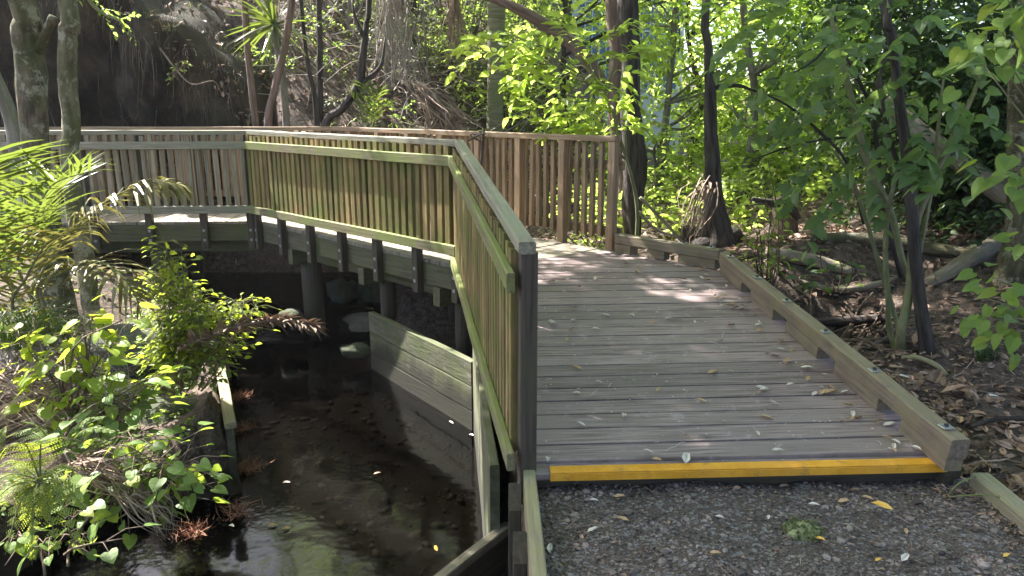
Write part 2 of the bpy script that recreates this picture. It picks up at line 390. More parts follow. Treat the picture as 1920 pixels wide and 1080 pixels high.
def spray_leaves(mb, base, dirs, L, n, ll, lw, droop=.35, tpl=LANCE, flat=.8, cull=True, tw=None, twr=.004, nv=None):
    """leafy twigs: leaves alternate along each twig and lie roughly level"""
    S = len(base)
    if S == 0: return
    if cull:
        k = keep_open(base); base = base[k]; dirs = dirs[k]; L = np.broadcast_to(L, (S,))[k]; S = len(base)
        if S == 0: return
    L = np.broadcast_to(L, (S,))
    t = (np.arange(n) + .6) / n
    side = np.where(np.arange(n) % 2 == 0, 1., -1.)
    up = np.array((0, 0, 1.))
    sx = np.cross(dirs, up); sx = unit(sx + 1e-4)
    P = base[:, None, :] + dirs[:, None, :] * (L[:, None] * t)[:, :, None]
    P = P + np.array((0, 0, -1.)) * (droop * L[:, None] * t * t)[:, :, None]
    D = dirs[:, None, :] * .55 + sx[:, None, :] * side[None, :, None] * .85 + NR.normal(size=(S, n, 3)) * .28 + np.array((0, 0, -.25))
    Nn = (up * flat if nv is None else nv) + NR.normal(size=(S, n, 3)) * .38
    ls = ll * NR.uniform(.65, 1.2, size=(S, n))
    mb.leaves(P.reshape(-1, 3), D.reshape(-1, 3), Nn.reshape(-1, 3), ls.ravel(), ls.ravel() * lw, tpl)
    if tw is not None:
        for i in range(S):
            q = [base[i], base[i] + dirs[i] * L[i] * .5 + np.array((0, 0, -droop * L[i] * .25)), base[i] + dirs[i] * L[i] + np.array((0, 0, -droop * L[i]))]
            tw.tube(q, [twr, twr * .7, twr * .3], 4, 1, cap=False)

def blob_points(c, r, n, shell=.5):
    d = rdir(n); u = NR.uniform(0, 1, n) ** (1 / 3.)
    u = shell * (.55 + .45 * u) + (1 - shell) * u
    # uneven outline: radius modulated by direction
    w = 1 + .25 * np.sin(d[:, 0] * 4 + c[0] * 3) * np.cos(d[:, 1] * 5 + c[1]) + .18 * np.sin(d[:, 2] * 7 + c[2])
    return np.array(c) + d * np.array(r) * (u * w)[:, None], d

def tree(name, label, cat, trunk, radii, blobs, leaf, bark, ll=.10, lw=.45, n=10, spl=.35, droop=.35, group=None,
         limbs=True, extra=None, sides=10, rough=.08, tpl=LANCE, twigs=False, flat=.8, cull=True, nv=None):
    t = thing(name, label, cat, trunk[0], group)
    tb = MB(); tb.tube(trunk, radii, sides, 9 if sides >= 14 else 5, rough)
    for pts, rr in (extra or []): tb.tube(pts, rr, 7, 3, rough)
    cb = MB()
    tw = tb if twigs else None
    P0, R0 = smooth(trunk, radii, 4)
    for c, r, ns in blobs:
        P, d = blob_points(c, r, ns)
        dr = unit(d * .8 + NR.normal(size=(ns, 3)) * .5 + np.array((0, 0, -.1)))
        spray_leaves(cb, P, dr, NR.uniform(.6, 1.3, ns) * spl, n, ll, lw, droop, tpl, flat, cull, tw, nv=nv)
        if limbs:
            c = np.array(c, float); dz = np.linalg.norm(P0 - (c - np.array((0, 0, .5 * r[2] + .3))), axis=1); i = int(np.argmin(dz))
            a = P0[i]; rr = max(.008, min(R0[i] * .5, .05))
            for q in range(3):
                e = c + np.array((NR.uniform(-.6, .6) * r[0], NR.uniform(-.6, .6) * r[1], NR.uniform(-.3, .6) * r[2]))
                mid = (a + e) / 2 + NR.normal(size=3) * .08 * np.linalg.norm(e - a)
                tb.tube([a, mid, e], [rr, rr * .65, rr * .2], 6, 4, .05)
    tb.build('trunk', bark, t, smooth_=True)
    if cb.n: cb.build('crown', leaf, t)
    return t
def trunk_px(pts, Y, top=None, sub=None):
    """trunk through picture points (x, y, width) at distance Y -> world points and radii"""
    P = []; rr = []
    for q in pts:
        x, y, w = q[:3]; yy = q[3] if len(q) > 3 else Y
        p = atY(x, y, yy); P.append(p); rr.append(w / 2 / F * (p[1] * CP - (p[2] - CZ) * SP))
    if top is not None:
        P.append(np.array(top[0])); rr.append(top[1])
    return P, rr

# ------------------------------------------------------------------ sun gaps in the canopy
for g in [((-2.4, 4.6, .2), 1.5), ((-2.6, 3.2, -.3), 1.3), ((-1.6, 7.2, .6), .9), ((-2.4, 8.0, .8), .9), ((-3.6, 8.6, .8), 1.3),
          ((-.5, 6.1, 1.1), .35), ((.9, 6.7, .9), .35), ((-.9, 7.6, .8), .55), ((1.45, 5.25, .25), .25),
          ((-3.2, 6.2, 1.0), .8), ((-2.1, 4.9, .0), .8), ((-2.3, 3.4, -.2), .9), ((-1.6, 3.0, -.5), .6)]:
    SUNGAPS.append(g)

# ------------------------------------------------------------------ terrain
ZB = .28
def sst(a, b, x):
    t = np.clip((x - a) / (b - a), 0, 1); return t * t * (3 - 2 * t)
def fbm(x, y, s, seed):
    v = 0; a = 1.0
    for k in range(4):
        f = s * 2 ** k
        v = v + a * np.sin(x * f * 1.1 + seed + 1.7 * np.sin(y * f * .7 + seed * 2)) * np.cos(y * f * .9 + seed * 1.3 + 1.3 * np.sin(x * f * .8))
        a *= .5
    return v
def ground_h(x, y):
    x = np.asarray(x, float); y = np.asarray(y, float)
    z = np.full(np.broadcast(x, y).shape, -.16)
    # right bank and flat forest floor beyond the deck
    z = z + sst(2.7, 8, x) * sst(3.0, 6.5, y) * 1.7 * (1 - .6 * sst(9, 16, y))
    z = z + .25 * sst(5.5, 8, y) * sst(0, 2, x)
    z = z - .42 * np.exp(-(((x - 2.45) / .65) ** 2 + ((y - 6.1) / .55) ** 2))
    z = z + .30 * np.exp(-(((x - 3.0) / .9) ** 2 + ((y - 7.1) / .45) ** 2))
    # ground under the boardwalk
    under = sst(.05, .5, x) * sst(2.3, 1.7, x) * sst(3.0, 3.7, y) * sst(7.6, 6.6, y)
    z = z - (.38 + .35 * sst(1.3, .5, x)) * under
    z = z - .62 * sst(-1.6, -1.3, x) * sst(.5, .2, x) * sst(3.6, 4.2, y) * sst(8.6, 7.6, y)
    # left hillside
    hl = .55 + .74 * (y - 10.6) + .34 * np.clip(-x - 2.5, -6, 30)
    hl = np.minimum(hl, 9 + .0 * y) + .12 * fbm(x, y, 1.1, 2.0)
    k = sst(2.2, -1.2, x - .12 * (y - 11)) * sst(9.8, 11.2, y - 1.9 * sst(-3.2, -4.0, x))
    z = z * (1 - k) + np.maximum(hl, z) * k
    far = sst(20, 60, np.hypot(x, y)); z = z + far * 3.0
    # stream channel
    ya = np.array([-60, 0, 2.6, 3.1, 3.5, 4.1, 5.6, 7.1, 8.2, 9.5, 10.5]); xr = np.array([.05, .05, .05, .05, .0, -.10, -.24, -1.34, -1.25, -1.6, -2.2])
    yb = np.array([-60, 0, 2.5, 4.3, 4.6, 6, 7.5, 8.3, 9.6, 10.5]); xl = np.array([-6, -4.5, -3.1, -2.7, -1.9, -2.45, -3.2, -4.6, -5.0, -4.4])
    XR = np.interp(y, ya, xr); XL = np.interp(y, yb, xl)
    left = sst(XL - .05, XL - .2, x)
    zl = -.55 + .30 * sst(XL - .4, XL - 1.8, x) * sst(4.2, 5.2, y) + .35 * sst(-3.6, -6, x) + .25 * sst(6, 8, y)
    zl = zl - .35 * sst(4.7, 4.3, y) * sst(-3.6, -2.6, x)
    lm = sst(.2, -.3, x - XL) * sst(10.2, 9.6, y)
    z = z * (1 - lm) + zl * lm
    ch = sst(XL - .10, XL + .12, x) * sst(XR + .06, XR - .10, x) * sst(11.0, 10.2, y)
    bed = -1.22 + .30 * sst(7.6, 8.3, y) + .10 * fbm(x, y, 2.3, 5.0) * .5
    z = z * (1 - ch) + bed * ch
    z = z + .035 * fbm(x, y, 3.1, 1.0) * (1 - ch) + .012 * fbm(x, y, 9, 4.0)
    # keep below the gravel path and under the deck ends
    path = sst(-.1, .05, x) * sst(2.25, 2.1, x) * sst(3.5, 3.1, y)
    z = np.where(path > 0, z * (1 - path) + np.minimum(z, -.22) * path, z)
    return z
def gh(x, y): return float(ground_h(np.array([x]), np.array([y]))[0])

def gnd(x, y, h=0.0, tmax=30):
    """where the line of sight through a picture point meets the terrain"""
    r = ray(x, y); o = np.array((0, 0, CZ)); t = 1.5
    while t < tmax:
        p = o + r * t
        if p[2] < gh(p[0], p[1]) + h: break
        t += .03
    p = o + r * t; p[2] = gh(p[0], p[1]) + h; return p
def axis(lo, hi, step, out, grow=1.22):
    a = list(np.arange(lo, hi + 1e-6, step)); s = step
    while a[-1] < out: s *= grow; a.append(a[-1] + s)
    s = step; b = []; v = lo
    while v > -out: s *= grow; v -= s; b.append(v)
    return np.array(b[::-1] + a)
gx = axis(-7, 6, .07, 300); gy = axis(1.6, 13, .07, 300)
GX, GY = np.meshgrid(gx, gy); GZ = ground_h(GX, GY)
mb = MB(); nx, ny = len(gx), len(gy)
ii = np.arange(nx * ny).reshape(ny, nx)
mb.add(np.stack((GX, GY, GZ), -1).reshape(-1, 3), np.stack((ii[:-1, :-1], ii[:-1, 1:], ii[1:, 1:], ii[1:, :-1]), -1).reshape(-1, 4).tolist())
tag(mb.build('forest_floor', M['ground'], smooth_=True), kind='structure')

# gravel path
px_ = np.arange(.075, 2.06, .03); py_ = np.arange(-3, 3.18, .03)
PX, PY = np.meshgrid(px_, py_)
PZ = -.095 + .010 * fbm(PX, PY, 6, 3)
mb = MB(); nx, ny = len(px_), len(py_); ii = np.arange(nx * ny).reshape(ny, nx)
mb.add(np.stack((PX, PY, PZ), -1).reshape(-1, 3), np.stack((ii[:-1, :-1], ii[:-1, 1:], ii[1:, 1:], ii[1:, :-1]), -1).reshape(-1, 4).tolist())
tag(mb.build('gravel_path', M['gravel'], smooth_=True), kind='structure')
def path_z(x, y): return -.095 + .010 * fbm(np.asarray(x), np.asarray(y), 6, 3)

# stones of the path: far too many to count
ico = [(0, 0, -1), (.72, -.53, -.45), (-.28, -.85, -.45), (-.89, 0, -.45), (-.28, .85, -.45), (.72, .53, -.45), (.28, -.85, .45), (-.72, -.53, .45), (-.72, .53, .45), (.28, .85, .45), (.89, 0, .45), (0, 0, 1)]
icf = [(0, 1, 2), (1, 0, 5), (0, 2, 3), (0, 3, 4), (0, 4, 5), (1, 5, 10), (2, 1, 6), (3, 2, 7), (4, 3, 8), (5, 4, 9), (1, 10, 6), (2, 6, 7), (3, 7, 8), (4, 8, 9), (5, 9, 10), (6, 10, 11), (7, 6, 11), (8, 7, 11), (9, 8, 11), (10, 9, 11)]
ICO = np.array(ico, float)
def stones(mb, P, size):
    n = len(P); Q = ICO[None] * (1 + NR.uniform(-.35, .35, (n, 12, 1)))
    Q = Q * NR.uniform(.55, 1.2, (n, 1, 3)) * np.array((1, 1, .6))
    a = NR.uniform(0, 6.28, n); c, s_ = np.cos(a), np.sin(a)
    X = Q[..., 0] * c[:, None] - Q[..., 1] * s_[:, None]; Y = Q[..., 0] * s_[:, None] + Q[..., 1] * c[:, None]
    V = np.stack((X, Y, Q[..., 2]), -1) * size[:, None, None] + P[:, None, :]
    for i in range(n): mb.add(V[i], icf)
mb = MB(); n = 9000
x = NR.uniform(.1, 2.03, n); y = 3.05 - NR.uniform(0, 1, n) ** 1.1 * .95
clump = fbm(x, y, 4, 9.0); k = clump + NR.uniform(-1.2, 1.6, n) > -.35; x, y = x[k], y[k]
sz = .0035 + .0075 * NR.uniform(0, 1, len(x)) ** 2.2 + (NR.uniform(0, 1, len(x)) > .965) * NR.uniform(.004, .014, len(x))
stones(mb, np.stack((x, y, path_z(x, y) + sz * .25), -1), sz)
tag(mb.build('gravel_stones', M['stone']), 'loose dark grey gravel covering the path in front of the deck', 'gravel', kind='stuff')

# stream water
wx = np.arange(-7, 1.01, .25); wy = np.concatenate((np.arange(-8, 1.5, .5), np.arange(1.5, 8.05, .1)))
mb = MB()
mb.add([(-7, -8, -1.0), (.03, -8, -1.0), (.03, 8.0, -1.0), (-7, 8.0, -1.0)], [(0, 1, 2, 3)])
tag(mb.build('stream_water', M['water']), kind='structure')
mb = MB()
V = []; Fc = []
for i, t in enumerate(np.linspace(0, 1, 14)):
    yy = 7.85 + 2.5 * t; zz = -.995 + .26 * sst(0, .22, t) - .0 * t
    V += [(-4.6, yy, zz), (-1.35 - .25 * t, yy, zz)]
    if i: Fc.append((2 * i - 2, 2 * i - 1, 2 * i + 1, 2 * i))
mb.add(V, Fc); tag(mb.build('upper_stream_water', M['water'], smooth_=True), kind='structure')

n = 1500; x = NR.uniform(-2.6, -.1, n); y = NR.uniform(2.2, 7.6, n); z = ground_h(x, y); k = z < -1.05; x, y, z = x[k], y[k], z[k]; n = len(x)
mb = MB(); sz = .012 + .05 * NR.uniform(0, 1, n) ** 3; stones(mb, np.stack((x, y, z + sz * .1), -1), sz)
tag(mb.build('bed_pebbles', M['pebble'], smooth_=True), 'brown pebbles and stones on the stream bed under the water', 'pebbles', kind='stuff')

# cliff: earth overhang on the left behind the bridge
mb = MB(); xs = np.linspace(-15, -3.72, 90); nv = 46
V = []; lc = []
for x in xs:
    zc = float(np.interp(x, [-15, -10, -7, -5.2, -4.2, -3.9, -3.72], [7, 5.6, 4.3, 3.2, 2.35, 1.55, .7])) + .18 * math.sin(x * 3.1) + .10 * math.sin(x * 7.7)
    for j in range(nv):
        t = j / (nv - 1)
        if t < .7:
            q = t / .7; z = -1.2 + (zc + 1.2) * q
            ov = 1.25 * math.exp(-((q - .30) / .22) ** 2) + .45 * math.sin(q * 3.0)
            y = 10.55 - .06 * (x + 3.35) * 0 + ov + .9 * max(0, q - .75) + .16 * math.sin(x * 2.3 + q * 5) + .13 * math.sin(x * 5.1 - q * 9) + .10 * math.sin(x * 11 + q * 17) + .06 * math.sin(x * 23 - q * 31) + R.uniform(-.06, .06)
        else:
            q = (t - .7) / .3; z = zc + .4 * q + .12 * math.sin(x * 4 + q * 8); y = 10.9 + .35 + 4.5 * q + .05 * math.sin(x * 9)
        V.append((x, y, z))
n = len(xs); Fc = [(i * nv + j, (i + 1) * nv + j, (i + 1) * nv + j + 1, i * nv + j + 1) for i in range(n - 1) for j in range(nv - 1)]
mb.add(V, Fc); CLV = np.array(V).reshape(n, nv, 3)
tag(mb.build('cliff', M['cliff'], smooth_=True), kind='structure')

# ------------------------------------------------------------------ boardwalk
N0 = np.array((.10, 2.96)); K0 = np.array((1.985, 3.05)); KC = np.array((1.70, 5.80)); EP = np.array((.90, 6.66))
C1 = np.array((-.38, 5.94)); C2 = np.array((-2.887, 8.45)); C3 = np.array((-8.2, 8.15))
def dz(x, y): return ZB * min(1.0, max(0.0, (y - 2.96) / 2.95))
def dzb(x, y): return ZB + .004
dfr = (C2 - C1) / np.linalg.norm(C2 - C1); nfr = np.array((dfr[1], -dfr[0]))       # towards the back fence
if nfr @ (EP - C1) < 0: nfr = -nfr
wid = nfr @ (EP - C1)
dle = (C3 - C2) / np.linalg.norm(C3 - C2); nle = np.array((-dle[1], dle[0]))
if nle[1] < 0: nle = -nle
def isect(p, d, q, e):
    A = np.array([d, -e]).T; t = np.linalg.solve(A, q - p); return p + d * t[0]
B2 = isect(EP, dfr, C2 + nle * wid, dle); B3 = C3 + nle * wid

def clip(poly, n, c, sgn):
    out = []
    for i in range(len(poly)):
        a, b = poly[i], poly[(i + 1) % len(poly)]; da, db = sgn * (np.dot(a, n) - c), sgn * (np.dot(b, n) - c)
        if da >= 0: out.append(a)
        if (da > 0) != (db > 0) and abs(da - db) > 1e-9: out.append(a + (b - a) * (da / (da - db)))
    return out
def boards(mb, poly, along, wd, zf, th=.032):
    along = np.array(along) / np.linalg.norm(along); n = np.array((-along[1], along[0]))
    v = [np.dot(p, n) for p in poly]; c = min(v)
    while c < max(v):
        g = R.choice((.009, .011, .013, .016, .021)); w = wd + R.uniform(-.002, .002)
        q = clip(clip(list(poly), n, c, 1), n, c + w - g, -1)
        if len(q) >= 3:
            dzz = R.uniform(-.0015, .0015); til = R.uniform(-.0015, .0015)
            mb.prism([tuple(p) for p in q], lambda x, y: zf(x, y) + dzz + til * math.sin(x * 3), th, along)
        c += w

bw = thing('boardwalk', 'weathered grey timber boardwalk ramp turning left over the stream', 'boardwalk', (1.0, 3.0, -.1))
def poly(*p): return [np.array(q, float) for q in p]
mb = MB(); boards(mb, poly(N0 + (0, .10), K0 + (.0, .10), KC, EP, C1), K0 - N0, .142, dz); mb.build('decking', M['deck'], bw)
mb = MB(); boards(mb, poly(C1 + dfr * .012 + nfr * 0, EP + dfr * .012, B2, C2), nfr, .142, lambda x, y: ZB + .002)
boards(mb, poly(C2 + dle * .012, B2 + dle * .012, B3, C3), nle, .142, lambda x, y: ZB + .002)
o = mb.build('decking', M['deck_pale'], bw); o['label'] = 'pale sunlit boards of the bridge part'
# front board with the yellow strip
mb = MB(); mb.beam((N0[0] - .03, N0[1] + .05, -.018), (K0[0], K0[1] + .05, -.018), .096, .034); o = mb.build('front_board', M['deck'], bw)
ys = MB(); a = N0 + (K0 - N0) * .035; b = N0 + (K0 - N0) * .975
ys.beam((a[0], a[1] + .026, .0045), (b[0], b[1] + .026, .0045), .062, .006, .002)
ys.beam((a[0], a[1] - .008, -.015), (b[0], b[1] - .008, -.015), .005, .034, .001)
o = ys.build('grip_strip', M['yellow'], bw); o['label'] = 'yellow anti-slip strip on the front edge'
mb = MB(); mb.beam((N0[0], N0[1] + .08, -.115), (K0[0] + .06, K0[1] + .08, -.115), .045, .155); mb.build('end_joist', M['post'], bw)
def e3(p, z): return (p[0], p[1], z)
def edge(A, B, za, zb, inn, name='edge_beam', m='beam', h=.19, drop=.033):
    mb = MB(); A = A + inn * .03; B = B + inn * .03
    mb.beam(e3(A, za - drop - h / 2), e3(B, zb - drop - h / 2), .05, h, .004, seg=5, jit=.002); return mb.build(name, M[m], bw)
nn = np.array((1, .17)); nn /= np.linalg.norm(nn)
edge(N0 + (.0, .1), C1, 0, ZB, nn); edge(C1, C2, ZB, ZB, nfr); edge(C2, C3, ZB, ZB, nle)
edge(EP, B2, ZB, ZB, -nfr); edge(B2, B3, ZB, ZB, -nle)
edge(K0, KC, 0, ZB, np.array((-1., 0)), m='post'); edge(KC, EP, ZB, ZB, np.array((-.6, -.7)), m='post')
# bearers and piles under the bridge
def bearer(c, half, d, z, m='beam'):
    mb = MB(); c = np.array(c); d = np.array(d)
    mb.beam(e3(c - d * half, z), e3(c + d * half, z), .09, .16, .005); return mb.build('bearer', M[m], bw)
def pile(c, r, z0, z1, m='post'):
    mb = MB(); mb.tube([(c[0], c[1], z0), (c[0], c[1], (z0 + z1) / 2), (c[0], c[1], z1)], [r * 1.03, r, r], 14, 3, .02); return mb.build('pile', M[m], bw, smooth_=True)
L12 = np.linalg.norm(C2 - C1)
for t in (.10, .42, .80):
    c = C1 + dfr * L12 * t + nfr * wid * .5
    bearer(c, wid * .5 + .02, nfr, -.03 - .0)
    for q in ((.20, .075), (.84, .10)) if t < .5 else ((.16, .115), (.8, .1)):
        cc = C1 + dfr * L12 * t + nfr * wid * q[0]; pile(cc, q[1], gh(*cc) - .3, -.10)
# long lower members seen below the edge beam
mb = MB(); a = C1 + dfr * .15 + nfr * .22; b = C2 - dfr * .1 + nfr * .22
mb.beam(e3(a, -.02), e3(b, -.02), .06, .14, .004, seg=6, jit=.003); mb.build('lower_beam', M['beam'], bw)
mb = MB(); a = C2 + dle * .05 + nle * .2; b = C3 + nle * .2
mb.beam(e3(a, -.02), e3(b, -.02), .06, .15, .004, seg=6, jit=.003); mb.build('lower_beam', M['beam'], bw)
for t in (1.2, 3.0):
    c = C2 + dle * t + nle * wid * .5; bearer(c, wid * .5, nle, -.18)
    for q in (.15, .85):
        cc = C2 + dle * t + nle * wid * q; pile(cc, .10, gh(*cc) - .3, -.26)
for cy in (4.0, 5.1):
    for cx in (.35, 1.4):
        pile((cx, cy), .07, gh(cx, cy) - .3, dz(cx, cy) - .22)
# kerb along the right edge: beam on blocks
def kerb(A, B, za, zb, blocks, bolts, ext0=0., ext1=0.):
    d = (B - A) / np.linalg.norm(B - A); L = np.linalg.norm(B - A)
    z = lambda t: za + (zb - za) * t / L
    mb = MB(); mb.beam(e3(A - d * ext0, z(-ext0) + .122), e3(B + d * ext1, z(L + ext1) + .122), .088, .088, .007, seg=12, jit=.0025)
    kb = mb.build('kerb_beam', M['kerb'], bw)
    for t0, t1 in blocks:
        q = MB(); q.beam(e3(A + d * t0, z(t0) + .039), e3(A + d * t1, z(t1) + .039), .080, .075, .004); q.build('kerb_block', M['kerb'], bw)
    for t in bolts:
        q = MB(); c = A + d * t; zz = z(t) + .170
        q.beam(e3(c - d * .026, zz), e3(c + d * .026, zz), .052, .005, .001)
        p = q.build('bolt_plate', M['steel'], kb)
        q = MB(); q.tube([e3(c, zz), e3(c, zz + .014)], [.011, .010], 6, 1); q.build('bolt_head', M['bolt'], p) if False else q.build('bolt_head', M['bolt'], kb)
KA = K0 + (-.055, -.085); KB = KC + (-.02, .0)
Lk = np.linalg.norm(KB - KA)
kerb(KA, KB, -.005, ZB - .012, [(.02, .36), (.56, 1.0), (1.2, 1.62), (1.82, 2.2), (2.38, Lk - .03)], [.10, .68, 1.2, 1.72, 2.2, 2.72])
Le = np.linalg.norm(EP - KC)
kerb(KC + (-.03, .05), EP + (.05, -.04), ZB, ZB, [(.03, .38), (.52, .70), (.88, Le - .12)], [.10, .36])

# ------------------------------------------------------------------ fences
def fence(name, label, A, B, zf, out, slat_m, rail_m, cap_m, post_m, posts, hand=1.02, low=.90, bot=.195, bolts=True, sp=.097, sw=.060, sd=.034, side='deck',
          t0=0., t1=0., zdrop=-.30, rails=True, slat_top=.965, slat_bot=.125, hw=.085, pw=.075):
    d = (B - A) / np.linalg.norm(B - A); L = np.linalg.norm(B - A); out = np.array(out)
    f = thing(name, label, 'fence', e3(A, zf(*A)))
    z = lambda t: zf(*(A + d * t))
    offp = .030; offs = .062 + sd / 2; offr = .062 + sd + .017
    q = MB(); q.beam(e3(A + d * t0 + out * (offp + .012), z(t0) + hand - .026), e3(B + d * t1 + out * (offp + .012), z(L) + hand - .026), hw, .052, .006, seg=8, jit=.003)
    q.build('handrail', M[cap_m], f)
    for nm, zz in (('upper_rail', low), ('bottom_rail', bot)):
        q = MB(); q.beam(e3(A + d * (t0 - .02) + out * offr, z(t0) + zz - .042), e3(B + d * t1 + out * offr, z(L) + zz - .042), .034, .084, .005, seg=8, jit=.003)
        q.build(nm, M[rail_m], f)
    q = MB(); t = .10
    while t < L - .03:
        if all(abs(t - p) > .0 for p in posts):
            c = A + d * t + out * offs; j = R.uniform(-.012, .012)
            q.beam(e3(c + d * R.uniform(-.004, .004), z(t) + slat_bot + R.uniform(-.01, .01)), e3(c + d * R.uniform(-.010, .010), z(t) + slat_top + j), sw, sd, .003, up=(out[0], out[1], 0), cut0=.012)
        t += sp + R.uniform(-.003, .003)
    q.build('slat_panel', M[slat_m], f)
    for t in posts:
        q = MB(); c = A + d * t + out * offp
        q.beam(e3(c, z(t) + zdrop), e3(c, z(t) + hand - .053), pw, .072, .004, up=(out[0], out[1], 0)); p = q.build('post', M[post_m], f)
        if bolts:
            for zz in (-.09, -.20):
                q = MB(); cc = c + out * .037
                q.beam(e3(cc - d * .014, z(t) + zz), e3(cc + d * .014, z(t) + zz), .004, .028, .001, up=(0, 0, 1))
                q.build('bolt_plate', M['bolt_dull'], p)
    return f
nl = np.array((-nn[0], -nn[1]))
Ln = np.linalg.norm(C1 - N0)
fence('timber_fence', 'mossy green sloping timber fence along the left of the ramp', N0 + (.0, .03), C1 + (0.01, -.02), dz, nl, 'slat', 'rail', 'cap', 'post',
      [.03, .78, 1.5, 2.25, Ln - .12], bot=.11, t0=-.02, hw=.072, pw=.075, zdrop=-.16, slat_bot=.05, sw=.05)
fence('timber_fence', 'golden brown slatted fence along the front of the bridge facing the stream', C1, C2, lambda x, y: ZB, -nfr, 'slat', 'rail', 'cap', 'post',
      [L12 * k / 6 for k in (.12, 1, 2, 3, 4, 5, 5.94)], t1=.04)
fence('timber_fence', 'grey brown slatted fence at the left behind the two mossy trunks', C2, C3, lambda x, y: ZB, -nle, 'slat_grey', 'cap', 'cap', 'post',
      [.08] + [.6 * k for k in range(1, 9)], t0=.02, sw=.046)
f4 = fence('timber_fence', 'newer tan timber fence along the back of the bridge', EP, B2, lambda x, y: ZB, nfr, 'slat_new', 'slat_new', 'slat_new', 'slat_new',
      [.03, .62, 1.2, 1.8, 2.4, 3.0, 3.6, 4.2], bolts=False, zdrop=-.25, slat_bot=.10, low=.80, sw=.046, sd=.042)
fence('timber_fence', 'far timber fence on the left behind the grey brown one', B2, B3, lambda x, y: ZB, nle, 'slat_new', 'slat_new', 'slat_new', 'slat_new',
      [.05] + [.6 * k for k in range(1, 8)], bolts=False, zdrop=-.25)

# dark pole tied to the back handrail with wire
c = EP + dfr * 1.62 - nfr * .06
t = thing('tied_pole', 'thin dark pole tied with wire to the back handrail', 'pole', e3(c, ZB))
mb = MB(); mb.tube([e3(c + dfr * .06 - nfr * .12, ZB), e3(c + dfr * .02 - nfr * .04, ZB + .6), e3(c, ZB + 1.05)], [.016, .017, .016], 8, 4); mb.build('pole', M['bark_dark'], t, smooth_=True)
mb = MB(); cc = np.array(e3(c, ZB + .99)); pts = []
for k in range(40):
    a = k * .75; pts.append(cc + np.array((math.cos(a) * .045 + k * -.0045 * dfr[0] * -1, math.sin(a) * .05, math.sin(a * .6) * .035 - k * .0008)))
mb.tube(pts, [.006] * 40, 5, 2)
mb.tube([cc + (.02, -.05, .02), cc + (-.08, -.07, -.01), cc + (-.16, -.10, -.06)], [.009, .012, .004], 6, 3)
mb.build('wire', M['bark_dark'], t)

# ------------------------------------------------------------------ retaining walls and edgings
def plank_wall(name, label, pts, zt, zb, th, m, cat='wall', h=.19, cap=None, faces=None, group=None):
    """boards stacked between points; each course a board"""
    t = thing(name, label, cat, (pts[0][0], pts[0][1], zb), group)
    q = MB()
    for a, b in zip(pts[:-1], pts[1:]):
        z = zt
        while z > zb + .02:
            h1 = min(h, z - zb)
            d = np.array(b) - np.array(a); nrm = np.array((-d[1], d[0])) / np.linalg.norm(d) * R.uniform(-.004, .004)
            q.beam(e3(np.array(a) + nrm, z - h1 / 2), e3(np.array(b) + nrm, z - h1 / 2), th, h1 - .005, .005, seg=4, jit=.003); z -= h1
    q.build('plank_courses', M[m], t)
    if cap:
        q = MB()
        for a, b in zip(pts[:-1], pts[1:]): q.beam(e3(a, zt + .02), e3(b, zt + .02), cap, .036, .005, seg=4, jit=.002)
        q.build('top_plank', M['edging'], t)
    return t
cw0, cw1 = at(897, 812, -1.0), atY(702, 690, 7.1)
plank_wall('retaining_wall', 'grey plank wall standing angled in the stream below the bridge', [(-.30, 5.62), (-1.385, 7.10)], -.41, -1.35, .06, 'wall', h=.21)
plank_wall('retaining_wall', 'long mossy bank wall in the stream under the sloping fence', [(-.085, 3.44), (-.16, 4.2), (-.285, 5.60)], -.20, -1.35, .05, 'wall', h=1.2)
w = thing('retaining_wall', 'short wall with a slanting bare top rail beside the gravel path', 'wall', (-.1, 3.3, -1.2))
q = MB(); q.beam((-.02, 3.50, -.585), (-.62, 2.66, -.60), .055, .05, .005, seg=3, jit=.003); q.build('top_rail', M['log'], w)
q = MB()
for z in (-.71, -.91, -1.11): q.beam((-.03, 3.50, z), (-.63, 2.66, z), .04, .195, .004)
q.build('plank_courses', M['post'], w)
w = thing('retaining_wall', 'bank wall on the left of the stream with a sunlit mossy top plank', 'wall', (-1.9, 4.6, -1.2))
q = MB(); q.beam((-1.86, 4.58, -.50), (-2.46, 5.95, -.50), .075, .04, .006, seg=5, jit=.003); q.build('top_plank', M['edging'], w)
q = MB()
for z in (-.62, -.82, -1.02, -1.2): q.beam((-1.875, 4.60, z), (-2.46, 5.95, z), .05, .195, .005, seg=3, jit=.003)
q.build('plank_courses', M['wall'], w)
q = MB(); q.beam((-1.90, 4.56, -1.3), (-1.90, 4.56, -.525), .10, .05, .005); q.build('end_post', M['post'], w)
# path edgings
w = thing('path_edging', 'pale timber edging board with posts at the left of the gravel', 'edging', (.06, 2.4, -.3))
q = MB(); q.beam((.075, 2.97, -.065), (.12, 1.1, -.065), .052, .16, .005, seg=4, jit=.002); q.build('board', M['edging'], w)
for y, x in ((2.90, .012), (2.52, .03), (1.8, .045)):
    q = MB(); q.beam((x, y, -1.2), (x, y, -.075), .055, .075, .004, up=(0, 1, 0), cut0=.09); q.build('post', M['post'], w)
q = MB()
for z in (-.25, -.45, -.65, -.85, -1.05): q.beam((.075, 2.97, z), (.12, 1.1, z), .04, .195, .004)
q.build('plank_courses', M['post'], w)
w = thing('path_edging', 'pale timber edging beam at the right of the gravel', 'edging', (2.05, 2.8, -.2))
q = MB(); q.beam((2.075, 3.02, -.085), (2.02, 1.2, -.085), .085, .12, .008, seg=8, jit=.003); q.build('board', M['edging'], w)

